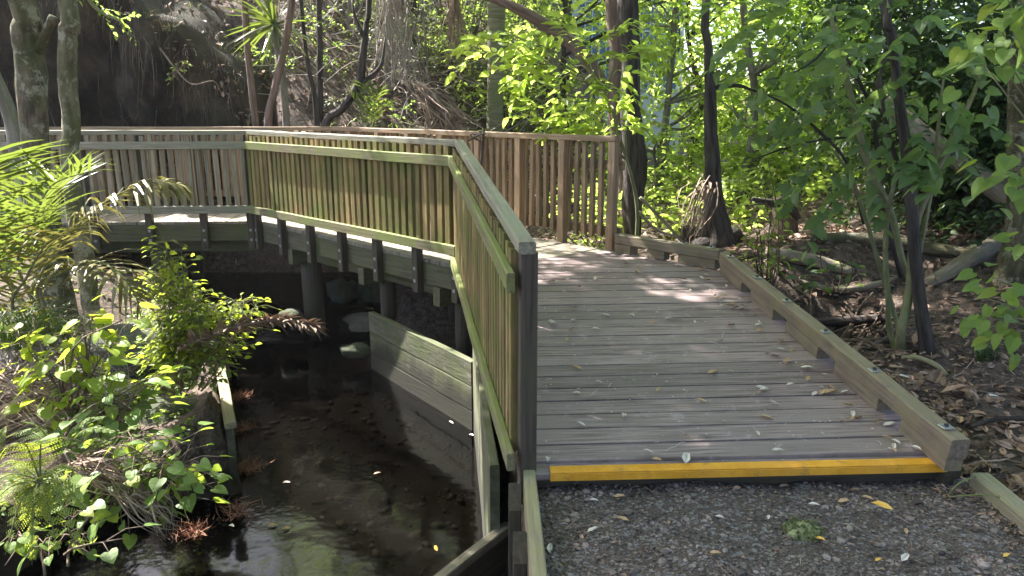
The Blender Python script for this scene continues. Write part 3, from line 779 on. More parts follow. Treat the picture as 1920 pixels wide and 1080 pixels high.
# ------------------------------------------------------------------ trees near the bridge
def A3(*p): return np.array(p, float)
P, rr = trunk_px([(72, 345, 50), (66, 260, 48), (60, 150, 50), (47, 60, 46), (40, 0, 42)], 6.3)
P = [A3(P[0][0] + .02, 6.3, gh(P[0][0], 6.3) - .1)] + P + [A3(-4.35, 6.3, 4.0), A3(-4.5, 6.4, 6.2)]; rr = [rr[0] * 1.1] + rr + [.085, .05]
b0 = atY(70, 95, 6.3)
tree('mossy_tree', 'thicker mossy trunk with a stub branch in front of the left fence', 'tree', P, rr,
     [((-4.6, 6.2, 6.0), (1.6, 1.5, 1.1), 300), ((-3.9, 5.2, 5.6), (1.3, 1.2, .9), 240), ((-4.9, 7.6, 6.6), (1.0, 1.0, .9), 120), ((-4.3, 5.6, 7.2), (1.5, 1.3, .8), 200), ((-4.2, 3.0, 6.8), (1.6, 1.5, .8), 200)], M['l_mid'], M['bark'], ll=.13, n=11,  # last clump is out of view, added to block sky light
     extra=[([b0, atY(78, 80, 6.28), atY(95, 42, 6.25), atY(100, 30, 6.25)], [.05, .038, .034, .030])], sides=18, rough=.16)
P, rr = trunk_px([(135, 335, 30), (133, 240, 31), (126, 150, 34), (128, 60, 31), (127, 0, 30)], 5.7)
P = [A3(P[0][0] + .02, 5.7, gh(P[0][0], 5.7) - .1)] + P + [A3(-3.45, 5.9, 4.0), A3(-3.0, 6.2, 6.4)]; rr = [rr[0] * 1.1] + rr + [.06, .04]
tree('mossy_tree', 'slimmer pale mossy trunk just right of the thicker one', 'tree', P, rr,
     [((-2.9, 6.1, 6.2), (1.7, 1.5, 1.0), 330), ((-3.6, 6.9, 6.9), (1.4, 1.3, .9), 220), ((-1.9, 5.9, 6.6), (1.4, 1.3, .9), 220), ((-2.6, 5.0, 5.4), (1.2, 1.0, .8), 180), ((-1.5, 7.6, 7.4), (1.4, 1.2, .9), 260), ((-3.4, 8.3, 6.8), (1.5, 1.3, .8), 400), ((-2.2, 8.6, 7.2), (1.4, 1.2, .8), 360), ((-4.4, 7.2, 7.4), (1.3, 1.2, .8), 220), ((-3.0, 9.4, 7.6), (1.6, 1.2, .6), 380), ((-3.9, 8.6, 7.6), (1.4, 1.3, .6), 300), ((-1.2, 3.6, 6.2), (1.8, 1.6, .7), 260), ((-1.6, 1.0, 6.4), (1.8, 1.6, .7), 240)], M['l_mid'], M['bark_pale'], ll=.13, n=11, sides=18, rough=.2)  # clumps reaching towards the camera are unseen, added to cut light from the sky
P, rr = trunk_px([(38, 300, 34), (24, 235, 26), (6, 180, 24), (-20, 120, 22), (-60, 20, 20)], 6.9)
P = [A3(P[0][0] + .05, 6.9, gh(P[0][0], 6.9) - .1)] + P; rr = [rr[0]] + rr
tree('leaning_tree', 'pale leaning trunk cut off by the left edge of the view', 'tree', P + [A3(-6.6, 7.0, 4.6)], rr + [.05], [((-7.2, 7.0, 5.2), (1.2, 1.2, .9), 130)], M['l_mid'], M['bark_grey'], ll=.12)

# dark trunks at the end of the kerb
P, rr = trunk_px([(1187, 462, 30), (1186, 380, 36), (1190, 300, 42), (1183, 200, 38), (1182, 100, 34), (1178, 0, 38)], 8.3)
P = [A3(P[0][0], 8.3, gh(P[0][0], 8.3) - .2)] + P + [A3(1.2, 8.5, 4.6), A3(1.0, 8.6, 7.2)]; rr = [rr[0] * 1.2] + rr + [.10, .05]
tree('dark_tree', 'blackish straight trunk directly behind the end post of the back fence', 'tree', P, rr,
     [((.9, 8.7, 7.0), (2.0, 1.8, 1.0), 360), ((2.0, 7.7, 6.2), (1.7, 1.5, .8), 280), ((-.3, 8.1, 7.4), (1.5, 1.4, .8), 200), ((1.6, 9.8, 6.6), (1.6, 1.4, .9), 220)], M['l_mid'], M['bark_dark'], ll=.13, n=11, sides=18, rough=.17)
P, rr = trunk_px([(1172, 330, 30), (1163, 280, 30), (1150, 190, 24), (1157, 100, 27), (1150, 0, 30)], 9.4)
P = [A3(P[0][0] + .1, 9.4, gh(P[0][0], 9.4) - .2)] + P + [A3(1.2, 9.6, 5.0), A3(1.0, 9.6, 7.4)]; rr = [rr[0] * 1.2] + rr + [.08, .05]
tree('brown_tree', 'dark reddish brown trunk left of the blackish one, partly behind leaves', 'tree', P, rr,
     [((1.0, 10.4, 7.6), (1.8, 1.6, 1.0), 250), ((-1.6, 9.2, 6.8), (1.4, 1.3, .8), 240)], M['l_mid'], M['bark_red'], ll=.13, n=11, extra=[([atY(1170, 235, 9.4), atY(1100, 110, 9.5), atY(1035, 55, 9.6), atY(960, 12, 9.6), atY(880, -20, 9.7)], [.07, .085, .075, .06, .05])], limbs=False)
P, rr = trunk_px([(1345, 440, 60), (1340, 400, 44), (1336, 350, 32), (1335, 280, 24), (1331, 180, 20), (1328, 90, 17), (1325, 0, 16)], 7.7)
P = [A3(P[0][0] + .02, 7.7, gh(P[0][0], 7.7) - .2)] + P + [A3(2.1, 7.8, 4.4), A3(2.3, 7.9, 6.6)]; rr = [rr[0] * 1.5] + rr + [.055, .035]
tree('dark_tree', 'dark slim trunk rising from a flared root mound right of the deck', 'tree', P, rr,
     [((2.3, 8.0, 6.4), (1.8, 1.7, .9), 330), ((3.4, 7.1, 5.6), (1.6, 1.4, .8), 260), ((1.5, 6.9, 5.6), (1.3, 1.2, .7), 160), ((2.9, 9.2, 6.4), (1.6, 1.4, .9), 200)], M['l_mid'], M['bark_dark'], ll=.13, n=11, sides=18, rough=.2,
     extra=[([atY(1331, 165, 7.7), atY(1380, 160, 7.8), atY(1420, 172, 7.9)], [.03, .025, .01])])

# tree fern / nikau trunk in the middle distance and the palm head far above
P, rr = trunk_px([(928, 262, 32), (928, 200, 31), (930, 120, 32), (930, 40, 33), (930, 0, 33)], 12.0)
P = [A3(P[0][0], 12.0, gh(P[0][0], 12.0) - .2)] + P + [A3(-.27, 12.0, 6.0)]; rr = [.16] + rr + [.14]
nk = thing('nikau_palm', 'thick smooth ringed palm trunk behind the middle of the back fence', 'palm', P[0])
mb = MB(); mb.tube(P, rr, 16, 6, .02); mb.build('trunk', M['palm_bark'], nk, smooth_=True)

def frond(mb, rmb, pts, n, ll, lw, spread=1.0, droop=.5, tipdroop=.4, r0=.012, lean=0.0, start=.18, dens=1.0, jag=.15, vee=.35, seg=4, taper=True):
    """pinnate palm frond: rachis curve and two rows of strap leaflets"""
    Pc, _ = smooth(pts, [1] * len(pts), 8); m = len(Pc)
    rmb.tube(pts, list(np.linspace(r0, r0 * .25, len(pts))), 6, 6)
    T = unit(np.gradient(Pc, axis=0))
    for k in range(n):
        t = start + (1 - start) * (k + .5) / n; f = t * (m - 1); i = min(int(f), m - 2); w = f - i
        p = Pc[i] * (1 - w) + Pc[i + 1] * w; d = unit(T[i] * (1 - w) + T[i + 1] * w)
        s_ = np.cross(d, (0, 0, 1)); s_ = unit(s_ + A3(1e-4, 0, 0)); nrm = np.cross(s_, d)
        if lean: s_, nrm = s_ * math.cos(lean) + nrm * math.sin(lean), nrm * math.cos(lean) - s_ * math.sin(lean)
        e = math.sin(math.pi * min(1, .15 + .85 * (t - start) / (1 - start))) ** .55 if taper else 1
        for sd in (-1, 1):
            if R.random() > dens: continue
            if R.random() < .2 and not keep_open(np.array([p + s_ * sd * ll * .5]))[0]: continue
            L = ll * (.45 + .55 * e) * R.uniform(.85, 1.12)
            dirn = unit(s_ * sd * spread + d * R.uniform(.45, .8) + nrm * vee + NR.normal(size=3) * jag)
            q = [p]; dd = dirn.copy()
            for g in range(seg):
                dd = unit(dd + A3(0, 0, -1) * droop * (.3 + tipdroop * g)); q.append(q[-1] + dd * L / seg)
            wv = unit(np.cross(dirn, nrm)); V = []; Fc = []
            for g, pt in enumerate(q):
                ww = lw * (1 if g == 1 or g == 2 else .75 if g == 0 else .55 if g < seg else .06)
                V += [pt - wv * ww * .5, pt + wv * ww * .5]
                if g: Fc.append((2 * g - 2, 2 * g - 1, 2 * g + 1, 2 * g))
            mb.add(V, Fc, [(g * .1, sd, k) for g in range(len(V))])
def frond_obj(name, parent, pts, n, ll, lw, leaf, rach, **k):
    a, b = MB(), MB(); frond(a, b, pts, n, ll, lw, **k)
    o = b.build(name, M[rach], parent, smooth_=True) if parent is not None else None
    if parent is not None: a.build('leaflets', M[leaf], o); return o
    t = b.build(name, M[rach], None, origin=pts[0], smooth_=True)
    c = a.build('leaflets', M[leaf], t); return t
# crown of the nikau high above the frame
for k in range(6):
    a = k * 1.047; d = A3(math.cos(a), math.sin(a), 0); p = A3(-.27, 12.0, 6.0)
    frond_obj('frond', nk, [p, p + d * .5 + A3(0, 0, .8), p + d * 1.3 + A3(0, 0, 1.0), p + d * 2.2 + A3(0, 0, .5)], 34, .6, .05, 'l_palm', 'stem', seg=3)

# young palm at the left edge
np_ = thing('young_palm', 'young palm with arching fronds at the left edge of the view', 'palm', (-2.75, 4.75, -.5))
bs = A3(-2.72, 4.5, -.35)
mb = MB(); mb.tube([bs + (0, 0, -.35), bs, bs + (0, 0, .25)], [.07, .06, .04], 9, 3, .1); mb.build('trunk', M['stem'], np_, smooth_=True)
def pf(pts, **k): return [bs + A3(0, 0, .1)] + [atY(x, y, Y) for x, y, Y in pts]
frond_obj('frond', np_, pf([(70, 560, 4.5), (120, 455, 4.5), (190, 385, 4.55), (270, 345, 4.6), (330, 345, 4.65)]), 46, .42, .018, 'l_palmold', 'stem', droop=.35, tipdroop=.5, vee=.25, start=.25)
frond_obj('frond', np_, pf([(40, 520, 4.4), (60, 430, 4.3), (95, 350, 4.2), (170, 320, 4.2)]), 40, .40, .018, 'l_palm', 'stem', droop=.12, vee=.5, start=.28)
frond_obj('frond', np_, pf([(0, 500, 4.3), (-30, 430, 4.1), (-40, 360, 3.9), (-30, 290, 3.8)]), 42, .50, .02, 'l_palm', 'stem', droop=.10, vee=.1, start=.2)
frond_obj('frond', np_, pf([(60, 560, 4.4), (120, 510, 4.3), (180, 490, 4.2), (230, 520, 4.1), (262, 570, 4.1)]), 26, .34, .020, 'l_palmold', 'stem', droop=.3, vee=.2, start=.3)
frond_obj('frond', np_, pf([(20, 540, 4.5), (30, 470, 4.6), (70, 390, 4.7), (110, 350, 4.9)]), 40, .50, .02, 'l_palm', 'stem', droop=.05, vee=.5, start=.25, spread=.8)
frond_obj('frond', np_, pf([(-20, 560, 4.2), (-50, 470, 4.0), (-90, 420, 3.8)]), 26, .45, .022, 'l_palm', 'stem', droop=.15, vee=.3)
frond_obj('frond', np_, pf([(30, 590, 4.2), (50, 520, 3.95), (85, 460, 3.8), (120, 440, 3.7)]), 30, .34, .018, 'l_palmold', 'stem', droop=.25, vee=.4)

# dead frond hanging over the water
t = frond_obj('dead_frond', None, [atY(335, 655, 4.7), atY(400, 628, 4.65), atY(470, 606, 4.6), atY(540, 600, 4.55), atY(592, 612, 4.5)], 115, .13, .017, 'dead', 'dead', droop=.22, spread=.75, start=.0, vee=.1, jag=.25, r0=.016, seg=3, lean=.6, taper=False)
tag(t, 'dry brown palm frond reaching out over the dark stream', 'dead frond')

def strands(mb, P0, P1, n, sag, w, spread0, spread1, jit=.05):
    P0 = A3(*P0); P1 = A3(*P1)
    for _ in range(n):
        a = P0 + NR.normal(size=3) * spread0; b = P1 + NR.normal(size=3) * spread1
        V = []; Fc = []; wv = unit(NR.normal(size=3)) ; mid = NR.normal(size=3) * jit
        wv = unit(np.cross(b - a, wv))
        for g in range(6):
            t = g / 5; p = a * (1 - t) + b * t + A3(0, 0, sag * 4 * t * (1 - t)) + mid * math.sin(math.pi * t)
            ww = w * (1 - .8 * t) * R.uniform(.8, 1.2)
            V += [p - wv * ww / 2, p + wv * ww / 2]
            if g: Fc.append((2 * g - 2, 2 * g - 1, 2 * g + 1, 2 * g))
        mb.add(V, Fc)
def dead_heap(label, segs, m='dead', group=None, cat='dead frond'):
    q = MB(); org = segs[0][0]
    for s in segs: strands(q, *s)
    return tag(q.build('dead_frond', M[m], origin=org), label, cat, group)
dead_heap('heap of dry brown palm strands lying at the left behind the ferns', [(atY(-60, 850, 3.2), atY(150, 730, 3.6), 120, .02, .012, (.05, .05, .03), (.12, .10, .05)), (atY(-40, 760, 3.4), atY(190, 700, 3.9), 90, .02, .012, (.10, .08, .05), (.10, .10, .05)),
          (atY(-60, 690, 3.7), atY(120, 790, 3.3), 60, .03, .012, (.08, .08, .05), (.08, .08, .04))])
dead_heap('pale brown dry frond bending down among the heart shaped leaves', [(atY(140, 870, 2.75), atY(255, 930, 2.75), 60, .05, .010, (.025, .03, .015), (.03, .03, .02)), (atY(250, 925, 2.75), atY(318, 995, 2.8), 45, .02, .009, (.03, .03, .02), (.02, .03, .02))])
dead_heap('cream and grey strap leaves hanging at the foot of the young palm', [(atY(30, 620, 4.2), atY(150, 760, 3.9), 50, .12, .016, (.12, .1, .06), (.2, .15, .05)), (atY(20, 640, 4.2), atY(10, 740, 3.8), 40, .06, .016, (.12, .1, .05), (.12, .1, .05)), (atY(140, 650, 4.1), atY(230, 740, 3.9), 24, .1, .014, (.06, .05, .05), (.06, .06, .05))], 'dead_grey')

def blades(mb, c, r, n, h, w, lean=.5):
    for _ in range(n):
        a = R.uniform(0, 6.28); q = R.uniform(0, 1) ** .5 * r; p = A3(c[0] + math.cos(a) * q, c[1] + math.sin(a) * q, c[2])
        b = R.uniform(0, 6.28); d = A3(math.cos(b), math.sin(b), 0) * lean * R.uniform(.3, 1.2); hh = h * R.uniform(.6, 1.1)
        wv = A3(-math.sin(b), math.cos(b), 0); V = []; Fc = []
        for g in range(5):
            t = g / 4; pt = p + d * hh * t * t + A3(0, 0, hh * (t - .45 * t * t * lean * 1.6)); ww = w * (1 - t ** 1.5 * .95)
            V += [pt - wv * ww / 2, pt + wv * ww / 2]
            if g: Fc.append((2 * g - 2, 2 * g - 1, 2 * g + 1, 2 * g))
        mb.add(V, Fc)
def tuft(name, label, cat, c, r, n, h, w, m, lean=.6, group=None):
    q = MB(); blades(q, c, r, n, h, w, lean); return tag(q.build(name, M[m], origin=c), label, cat, group)
tuft('grass_tuft', 'tall fine green grass tuft below the young palm', 'grass', atY(45, 640, 4.0), .20, 330, .42, .006, 'l_grass', .8)
tuft('grass_tuft', 'loose bright grass tuft spilling over the bank right of the fine green one', 'grass', atY(130, 640, 4.2), .14, 130, .34, .006, 'l_grass', 1.0)

# heart-leaved shrubs on the left bank
def heart_shrub(name, label, cat, base, tips, nl, ls, m, lean_to=None, group=None, tpl=HEART, lw=.95, stem='twig', jit=.12, sr=.006, updir=.75):
    t = thing(name, label, cat, base, group); sb = MB(); lb = MB()
    base = A3(*base)
    for tp in tips:
        tp = A3(*tp); a = base + NR.normal(size=3) * (.05, .05, .0); mid = (a + tp) / 2 + NR.normal(size=3) * .05 + A3(0, 0, .06)
        Pc, _ = smooth([a, mid, tp], [1, 1, 1], 8); sb.tube([a, mid, tp], [sr, sr * .7, sr * .4], 5, 4, .05)
        k0 = len(Pc) // 3
        ps = []; ds = []; ns = []
        for k in range(nl):
            f = R.uniform(.30, 1.0) * (len(Pc) - 1); i = int(f); p = Pc[min(i, len(Pc) - 1)]
            off = NR.normal(size=3) * (jit, jit, jit * .55)
            e = p + off; sb.tube([p, (p + e) / 2 + A3(0, 0, .02), e], [.0025, .002, .0015], 4, 1, cap=False)
            d = unit(off * A3(1, 1, .3) + A3(0, 0, -.35 * jit) + NR.normal(size=3) * jit * .25)
            ps.append(e); ds.append(d); ns.append(A3(0, 0, updir * .6) + SUN * .5 + NR.normal(size=3) * .30 + A3(0, -.12, 0))
        s = ls * NR.uniform(.6, 1.15, len(ps)); lb.leaves(np.array(ps), np.array(ds), np.array(ns), s, s * lw, tpl)
    sb.build('stems', M[stem], t, smooth_=True); lb.build('foliage', M[m], t)
    return t
pp = lambda lst, Y: [atY(x, y, Y + R.uniform(-.12, .12)) for x, y in lst]
heart_shrub('heart_leaf_shrub', 'bright heart leaved shrub on thin dark stems behind the ferns at left', 'shrub', atY(130, 800, 3.4), pp([(60, 590, ), (110, 590), (170, 600), (220, 640), (210, 690), (20, 610), (130, 680), (190, 580), (230, 600)], 3.35), 15, .08, 'l_lime', jit=.11)
heart_shrub('heart_leaf_shrub', 'green heart leaved shrub hanging over the water at lower left', 'shrub', atY(190, 930, 2.8), pp([(250, 830), (300, 850), (330, 895), (370, 900), (290, 900), (330, 950), (260, 880), (300, 960), (230, 930), (340, 930), (380, 880), (210, 860), (250, 960)], 2.85), 16, .062, 'l_heart', jit=.085)
heart_shrub('heart_leaf_shrub', 'mixed leafy shrub in the middle of the left bank above the dry frond', 'shrub', atY(200, 860, 3.3), pp([(230, 740), (270, 770), (190, 770), (290, 800), (210, 800), (260, 710), (230, 770)], 3.3), 15, .07, 'l_heart', jit=.11)
heart_shrub('heart_leaf_shrub', 'few dark heart leaves low over the water in the bottom left corner', 'shrub', atY(110, 1060, 2.55), pp([(150, 960), (180, 1000), (230, 1010), (40, 1040), (10, 1060), (190, 940)], 2.55), 5, .065, 'l_heart', jit=.05)
heart_shrub('small_leaf_shrub', 'sunlit lime green small leaved shrub standing before the dark bridge opening', 'shrub', atY(330, 700, 4.9),
            pp([(305, 440), (310, 480), (340, 470), (330, 520), (290, 520), (350, 530), (380, 545), (420, 565), (460, 560), (485, 565), (440, 580), (300, 570), (340, 600), (380, 600), (310, 640), (350, 650), (290, 680), (320, 690), (400, 660), (370, 560), (330, 560), (420, 650), (300, 720)], 4.85), 80, .052, 'l_lime', tpl=LANCE, lw=.55, jit=.065, sr=.005, updir=.5, stem='stem')
heart_shrub('small_leaf_shrub', 'low green creeper on the mossy bank above the sunlit plank', 'shrub', atY(345, 740, 4.65), pp([(320, 700), (370, 690), (400, 690), (415, 640), (330, 740), (300, 730), (380, 730), (410, 680)], 4.68), 26, .05, 'l_heart', tpl=LANCE, lw=.6, jit=.06)

# ferns
def fern(label, base, tips, m='l_fern', npin=16, w0=.16, group=None):
    t = thing('fern', label, 'fern', base, group)
    for tp in tips:
        base = A3(*base); tp = A3(*tp); L = np.linalg.norm(tp - base)
        mid = (base + tp) / 2 + A3(0, 0, .22 * L)
        Pc, _ = smooth([base, mid, tp], [1] * 3, 14); T = unit(np.gradient(Pc, axis=0)); rb = MB(); lb = MB()
        rb.tube([base, mid, tp], [.004, .003, .001], 5, 6)
        P = []; D = []; Nn = []; S = []
        for k in range(npin):
            u = .18 + .82 * k / npin; f = u * (len(Pc) - 1); i = min(int(f), len(Pc) - 1); d = T[i]
            s_ = unit(np.cross(d, (0, 0, 1)) + A3(1e-4, 0, 0)); nr = unit(np.cross(s_, d)); pl = w0 * L * 2.0 * (1 - u) ** .75 * min(1, u * 3.5)
            for sd in (-1, 1):
                pd = unit(s_ * sd + d * .45 - A3(0, 0, .15))
                np2 = max(3, int(pl / .0085))
                for g in range(np2):
                    v = (g + .5) / np2; pt = Pc[i] + pd * pl * v
                    for s2 in (-1, 1):
                        P.append(pt); D.append(unit(np.cross(nr, pd) * s2 + pd * .5)); Nn.append(nr + NR.normal(size=3) * .12); S.append(.0125 * (1 - v * .7) * R.uniform(.8, 1.1))
        S = np.array(S); lb.leaves(np.array(P), np.array(D), np.array(Nn), S, S * .75, NEEDLE)
        r_ = rb.build('frond', M['stem'], t, smooth_=True); lb.build('leaflets', M[m], r_)
    return t
fern('yellow green fern with some browned fronds in the lower left corner', atY(75, 900, 2.5), pp([(10, 880), (35, 830), (90, 830), (140, 880), (165, 960), (150, 1020), (110, 1040), (60, 1060), (10, 1040), (-40, 980), (-30, 920), (90, 980), (40, 980), (130, 930), (0, 960), (60, 1010)], 2.45), w0=.2)
fern('pale green fern with flat fronds above the dry bending frond', atY(110, 850, 2.95), pp([(170, 790), (220, 810), (235, 850), (150, 830), (200, 780), (110, 800), (60, 830), (40, 790), (10, 820)], 2.95), m='l_heart')
fern('small fern at the left edge beside the dry palm strands', atY(-10, 880, 2.9), pp([(40, 830), (10, 800), (-40, 820), (50, 870)], 2.9))

n = 420; x = NR.uniform(-4.6, -1.95, n); y = NR.uniform(4.55, 7.6, n); k = x < np.interp(y, [4.5, 6, 7.6], [-2.0, -2.55, -3.3]); x, y = x[k], y[k]; n = len(x)
q = MB(); spray_leaves(q, np.stack((x, y, ground_h(x, y) + .02), -1), unit(NR.normal(size=(n, 3)) + A3(0, 0, .5)), .16, 9, .045, .6, cull=False)
n = 260; x = NR.uniform(-3.4, -1.9, n); y = NR.uniform(2.6, 4.4, n); spray_leaves(q, np.stack((x, y, ground_h(x, y) + .02), -1), unit(NR.normal(size=(n, 3)) + A3(0, 0, .6)), .16, 9, .04, .6, cull=False)
tag(q.build('bank_ground_cover', M['l_heart'], origin=(-3, 5, -.4)), 'low green plants and moss covering the left bank', 'ground cover', kind='stuff')

# mossy rocks of the left bank
def rock(name, label, cat, c, r, m, seed, group=None, amp=.22, sub=3):
    import bmesh
    bm = bmesh.new(); bmesh.ops.create_icosphere(bm, subdivisions=sub, radius=1)
    rs = np.random.default_rng(seed); ph = rs.uniform(0, 6.28, (8, 3)); fr = rs.uniform(1.2, 5, (8, 3))
    V = np.array([v.co for v in bm.verts]); d = np.zeros(len(V))
    for k in range(8): d += np.sin(V @ fr[k] + ph[k][0]) / (1 + .5 * k)
    V = V * (1 + amp * d / 2)[:, None]; V = np.sign(V) * np.abs(V) ** .8
    V = V * np.array(r) + np.array(c); Fc = [[v.index for v in f.verts] for f in bm.faces]; bm.free()
    q = MB(); q.add(V, Fc); return tag(q.build(name, M[m], origin=(c[0], c[1], c[2] - r[2]), smooth_=True), label, cat, group)
rock('mossy_rock', 'big dark mossy block of the bank beside the sunlit plank wall', 'rock', (-2.46, 4.92, -.82), (.34, .30, .36), 'rock', 3)
rock('mossy_rock', 'dark bank block left of the big mossy one at the water', 'rock', (-3.05, 5.0, -.70), (.42, .35, .42), 'rock', 5)
rock('mossy_rock', 'mossy boulder with a green top under the palm fronds', 'rock', (-3.0, 5.7, -.40), (.42, .35, .30), 'rock', 8)
rock('mossy_rock', 'lower mossy boulder behind the lime green shrub', 'rock', (-2.7, 5.9, -.55), (.30, .30, .26), 'rock', 9)
rock('stream_rock', 'pale flat rock slab by the pile under the bridge', 'rock', (-1.62, 8.35, -.90), (.42, .30, .14), 'rock_pale', 12)
rock('stream_rock', 'dark flat stone in the stream before the end of the angled plank wall', 'rock', atY(668, 650, 7.2) + (0, 0, -.04), (.15, .10, .07), 'rock', 14)
rock('stream_rock', 'small rounded stone at the waterline under the bridge at left', 'rock', atY(545, 590, 7.9) + (0, 0, -.03), (.14, .12, .09), 'rock', 15)
q = MB(); n = 900; d = rdir(n); d[:, 2] = np.abs(d[:, 2]); rr_ = .8 + .25 * np.sin(d[:, 0] * 7) * np.cos(d[:, 1] * 6)
P = A3(1.155, 2.66, -.10) + d * np.array((.092, .078, .05)) * rr_[:, None]
q.leaves(P, unit(d + NR.normal(size=(n, 3)) * .5), NR.normal(size=(n, 3)), NR.uniform(.008, .018, n), .006, NEEDLE)
V = ICO * np.array((.088, .074, .046)) + A3(1.155, 2.66, -.10); q.add(V, icf)
tag(q.build('moss_clump', M['moss'], origin=(1.155, 2.66, -.10)), 'round clump of pale green moss growing on the gravel', 'moss')
# rubble bank under the bridge
for k in range(16):
    x = -1.5 + R.uniform(-.75, .55); y = 9.0 + R.uniform(-.3, .7)
    rock('bank_stone', 'dark stone heaped on the earth bank under the bridge', 'rock', (x, y, -.72 + .38 * sst(8.6, 9.8, np.array(y)) + R.uniform(-.03, .05)), (R.uniform(.08, .2), R.uniform(.08, .16), R.uniform(.06, .14)), 'rock', 40 + k, 'stones under the bridge', sub=2)

# reddish rootlets growing from the bank wall into the water
for k, (x, y, lb) in enumerate([(455, 745, 'reddish rootlet tuft nearest the far end of the left bank wall'), (458, 805, 'reddish rootlet tuft below the sunlit end of the top plank'), (470, 880, 'bushiest rust coloured rootlet tuft at the foot of the end post'), (455, 960, 'dark red rootlet tuft in the water in front of the end post'), (370, 1000, 'brown rootlet tuft by floating leaves at the bottom left')]):
    c = at(x, y, -.99); q = MB(); n = 260 if k == 2 else 160
    P = c + NR.normal(size=(n, 3)) * (.055, .05, .012) + A3(-.03, 0, 0); D = unit(NR.normal(size=(n, 3)) * (.8, .8, .3) + A3(.25, -.1, .55))
    q.leaves(P, D, NR.normal(size=(n, 3)), NR.uniform(.03, .10, n), .005, NEEDLE)
    tag(q.build('rootlet_tuft', M['root'], origin=c), lb, 'roots', 'rootlets along the left bank wall')

# ------------------------------------------------------------------ left hillside
def slim(label, pts, Y, bark='bark_grey', blobs=(), leaf='l_grey', up=2.5, name='slender_tree', group='slender trunks on the hillside', **k):
    P, rr = trunk_px(pts, Y)
    g = gh(P[0][0], Y)
    if g < P[0][2]: P = [A3(P[0][0], Y, g - .1)] + P; rr = [rr[0] * 1.15] + rr
    d = unit(P[-1] - P[-2]); P = P + [P[-1] + d * up]; rr = rr + [rr[-1] * .55]
    k.setdefault('ll', .08); k.setdefault('n', 9); k.setdefault('sides', 8)
    bl = [(tuple(P[-1]), (1.0, 1.0, .7), 22)] + [(tuple(atY(x, y, yy)), r, n) for (x, y, yy), r, n in blobs]
    return tree(name, label, 'tree', P, rr, bl, M[leaf], M[bark], group=group, **k)
slim('reddish slim trunk leaning at the right edge of the dark cliff', [(480, 245, 13), (470, 150, 12), (462, 70, 12), (458, 0, 13)], 10.9, 'bark_red', up=4.0, blobs=[((445, -420, 9.5), (1.3, 1.0, .6), 300)], leaf='l_mid')
slim('brown curved trunk beside the reddish slim one, topped by spiky leaves', [(502, 245, 16), (515, 170, 14), (535, 80, 13), (548, 0, 14)], 10.7, 'bark_red')
slim('grey forked stem rising between the cabbage palm and the black crooked trunk', [(595, 245, 12), (590, 180, 10), (575, 110, 8), (566, 20, 8)], 11.3, 'bark_dark')
slim('upright dark slender stem right of the forked one', [(600, 240, 13), (600, 120, 11), (598, 0, 11)], 11.6, 'bark_dark')
P, rr = trunk_px([(608, 250, 16), (640, 205, 15), (672, 160, 17), (680, 110, 14), (688, 40, 11), (692, 0, 11)], 10.6)
tree('crooked_tree', 'black crooked forked trunk bending right behind the front fence', 'tree', [A3(P[0][0] - .1, 10.6, gh(P[0][0], 10.6) - .1)] + P + [P[-1] + (.1, .2, 2)], [rr[0]] + rr + [.02], [(tuple(P[-1] + A3(.1, .2, 2)), (1, 1, .7), 50)], M['l_grey'], M['bark_dark'], ll=.08,
     extra=[([atY(676, 158, 10.6), atY(700, 140, 10.6), atY(716, 118, 10.6), atY(722, 70, 10.7)], [.045, .035, .025, .012]), ([atY(682, 70, 10.6), atY(665, 30, 10.6), atY(660, 0, 10.7)], [.03, .02, .015])])
for k, (x0, x1, w, Y, bk, lb) in enumerate([(640, 655, 9, 13.5, 'bark_grey', 'thin pale grey trunk high on the slope behind the black crooked one'), (735, 722, 14, 12.6, 'bark_grey', 'grey trunk under the hanging dead leaf skirt'), (760, 780, 10, 13.6, 'bark_dark', 'dark thin trunk leaning right in the middle of the slope'),
                                            (790, 800, 16, 14.5, 'bark_grey', 'broad grey trunk left of the brown hanging frond'), (838, 842, 9, 13.2, 'bark_dark', 'thin dark stem above the brown hanging frond'), (870, 905, 8, 14, 'bark_grey', 'slim stem leaning towards the ringed palm trunk'),
                                            (545, 580, 9, 14, 'bark_grey', 'slim trunk at the upper part of the litter slope'), (700, 745, 7, 12.3, 'bark_red', 'thin reddish stem leaning across the grey trunks'), (975, 985, 9, 14.2, 'bark_grey', 'thin pale stem just right of the ringed palm trunk'),
                                            (1040, 1020, 10, 15, 'bark_grey', 'pale thin stem among the bright leaves behind the back fence'), (430, 405, 10, 15, 'bark_grey', 'thin grey trunk on top of the slope above the cliff edge'), (520, 470, 8, 15.5, 'bark_grey', 'faint thin trunk far up the slope near the top of the view'), (655, 610, 11, 15.2, 'bark_grey', 'grey trunk leaning left far up the slope'), (815, 760, 9, 15.6, 'bark_dark', 'dark trunk leaning left far up the slope')]):
    slim(lb, [(x0, 225, w), ((x0 + x1) / 2 + R.uniform(-8, 8), 110, w * .9), (x1, 0, w * .8)], Y, bk,
         blobs=[((x1 + R.uniform(-40, 40), R.uniform(20, 120), Y), (.7, .7, .55), 14), ((x1 + R.uniform(-60, 60), R.uniform(-20, 60), Y), (.9, .8, .5), 14)], leaf='l_grey' if k % 3 else 'l_mid')
for k in range(18):
    x0 = R.uniform(560, 900); Y = R.uniform(11.8, 15.5); lean = R.uniform(-70, 70)
    slim('thin bare grey stem in the thicket on the slope', [(x0, 235, R.uniform(4, 8)), (x0 + lean * .45 + R.uniform(-10, 10), 115, R.uniform(4, 7)), (x0 + lean, 0, R.uniform(3, 6))], Y, R.choice(('bark_grey', 'bark_dark', 'bark_grey')), name='thicket_stem', group='thin stems in the thicket', sides=6)
q = MB()
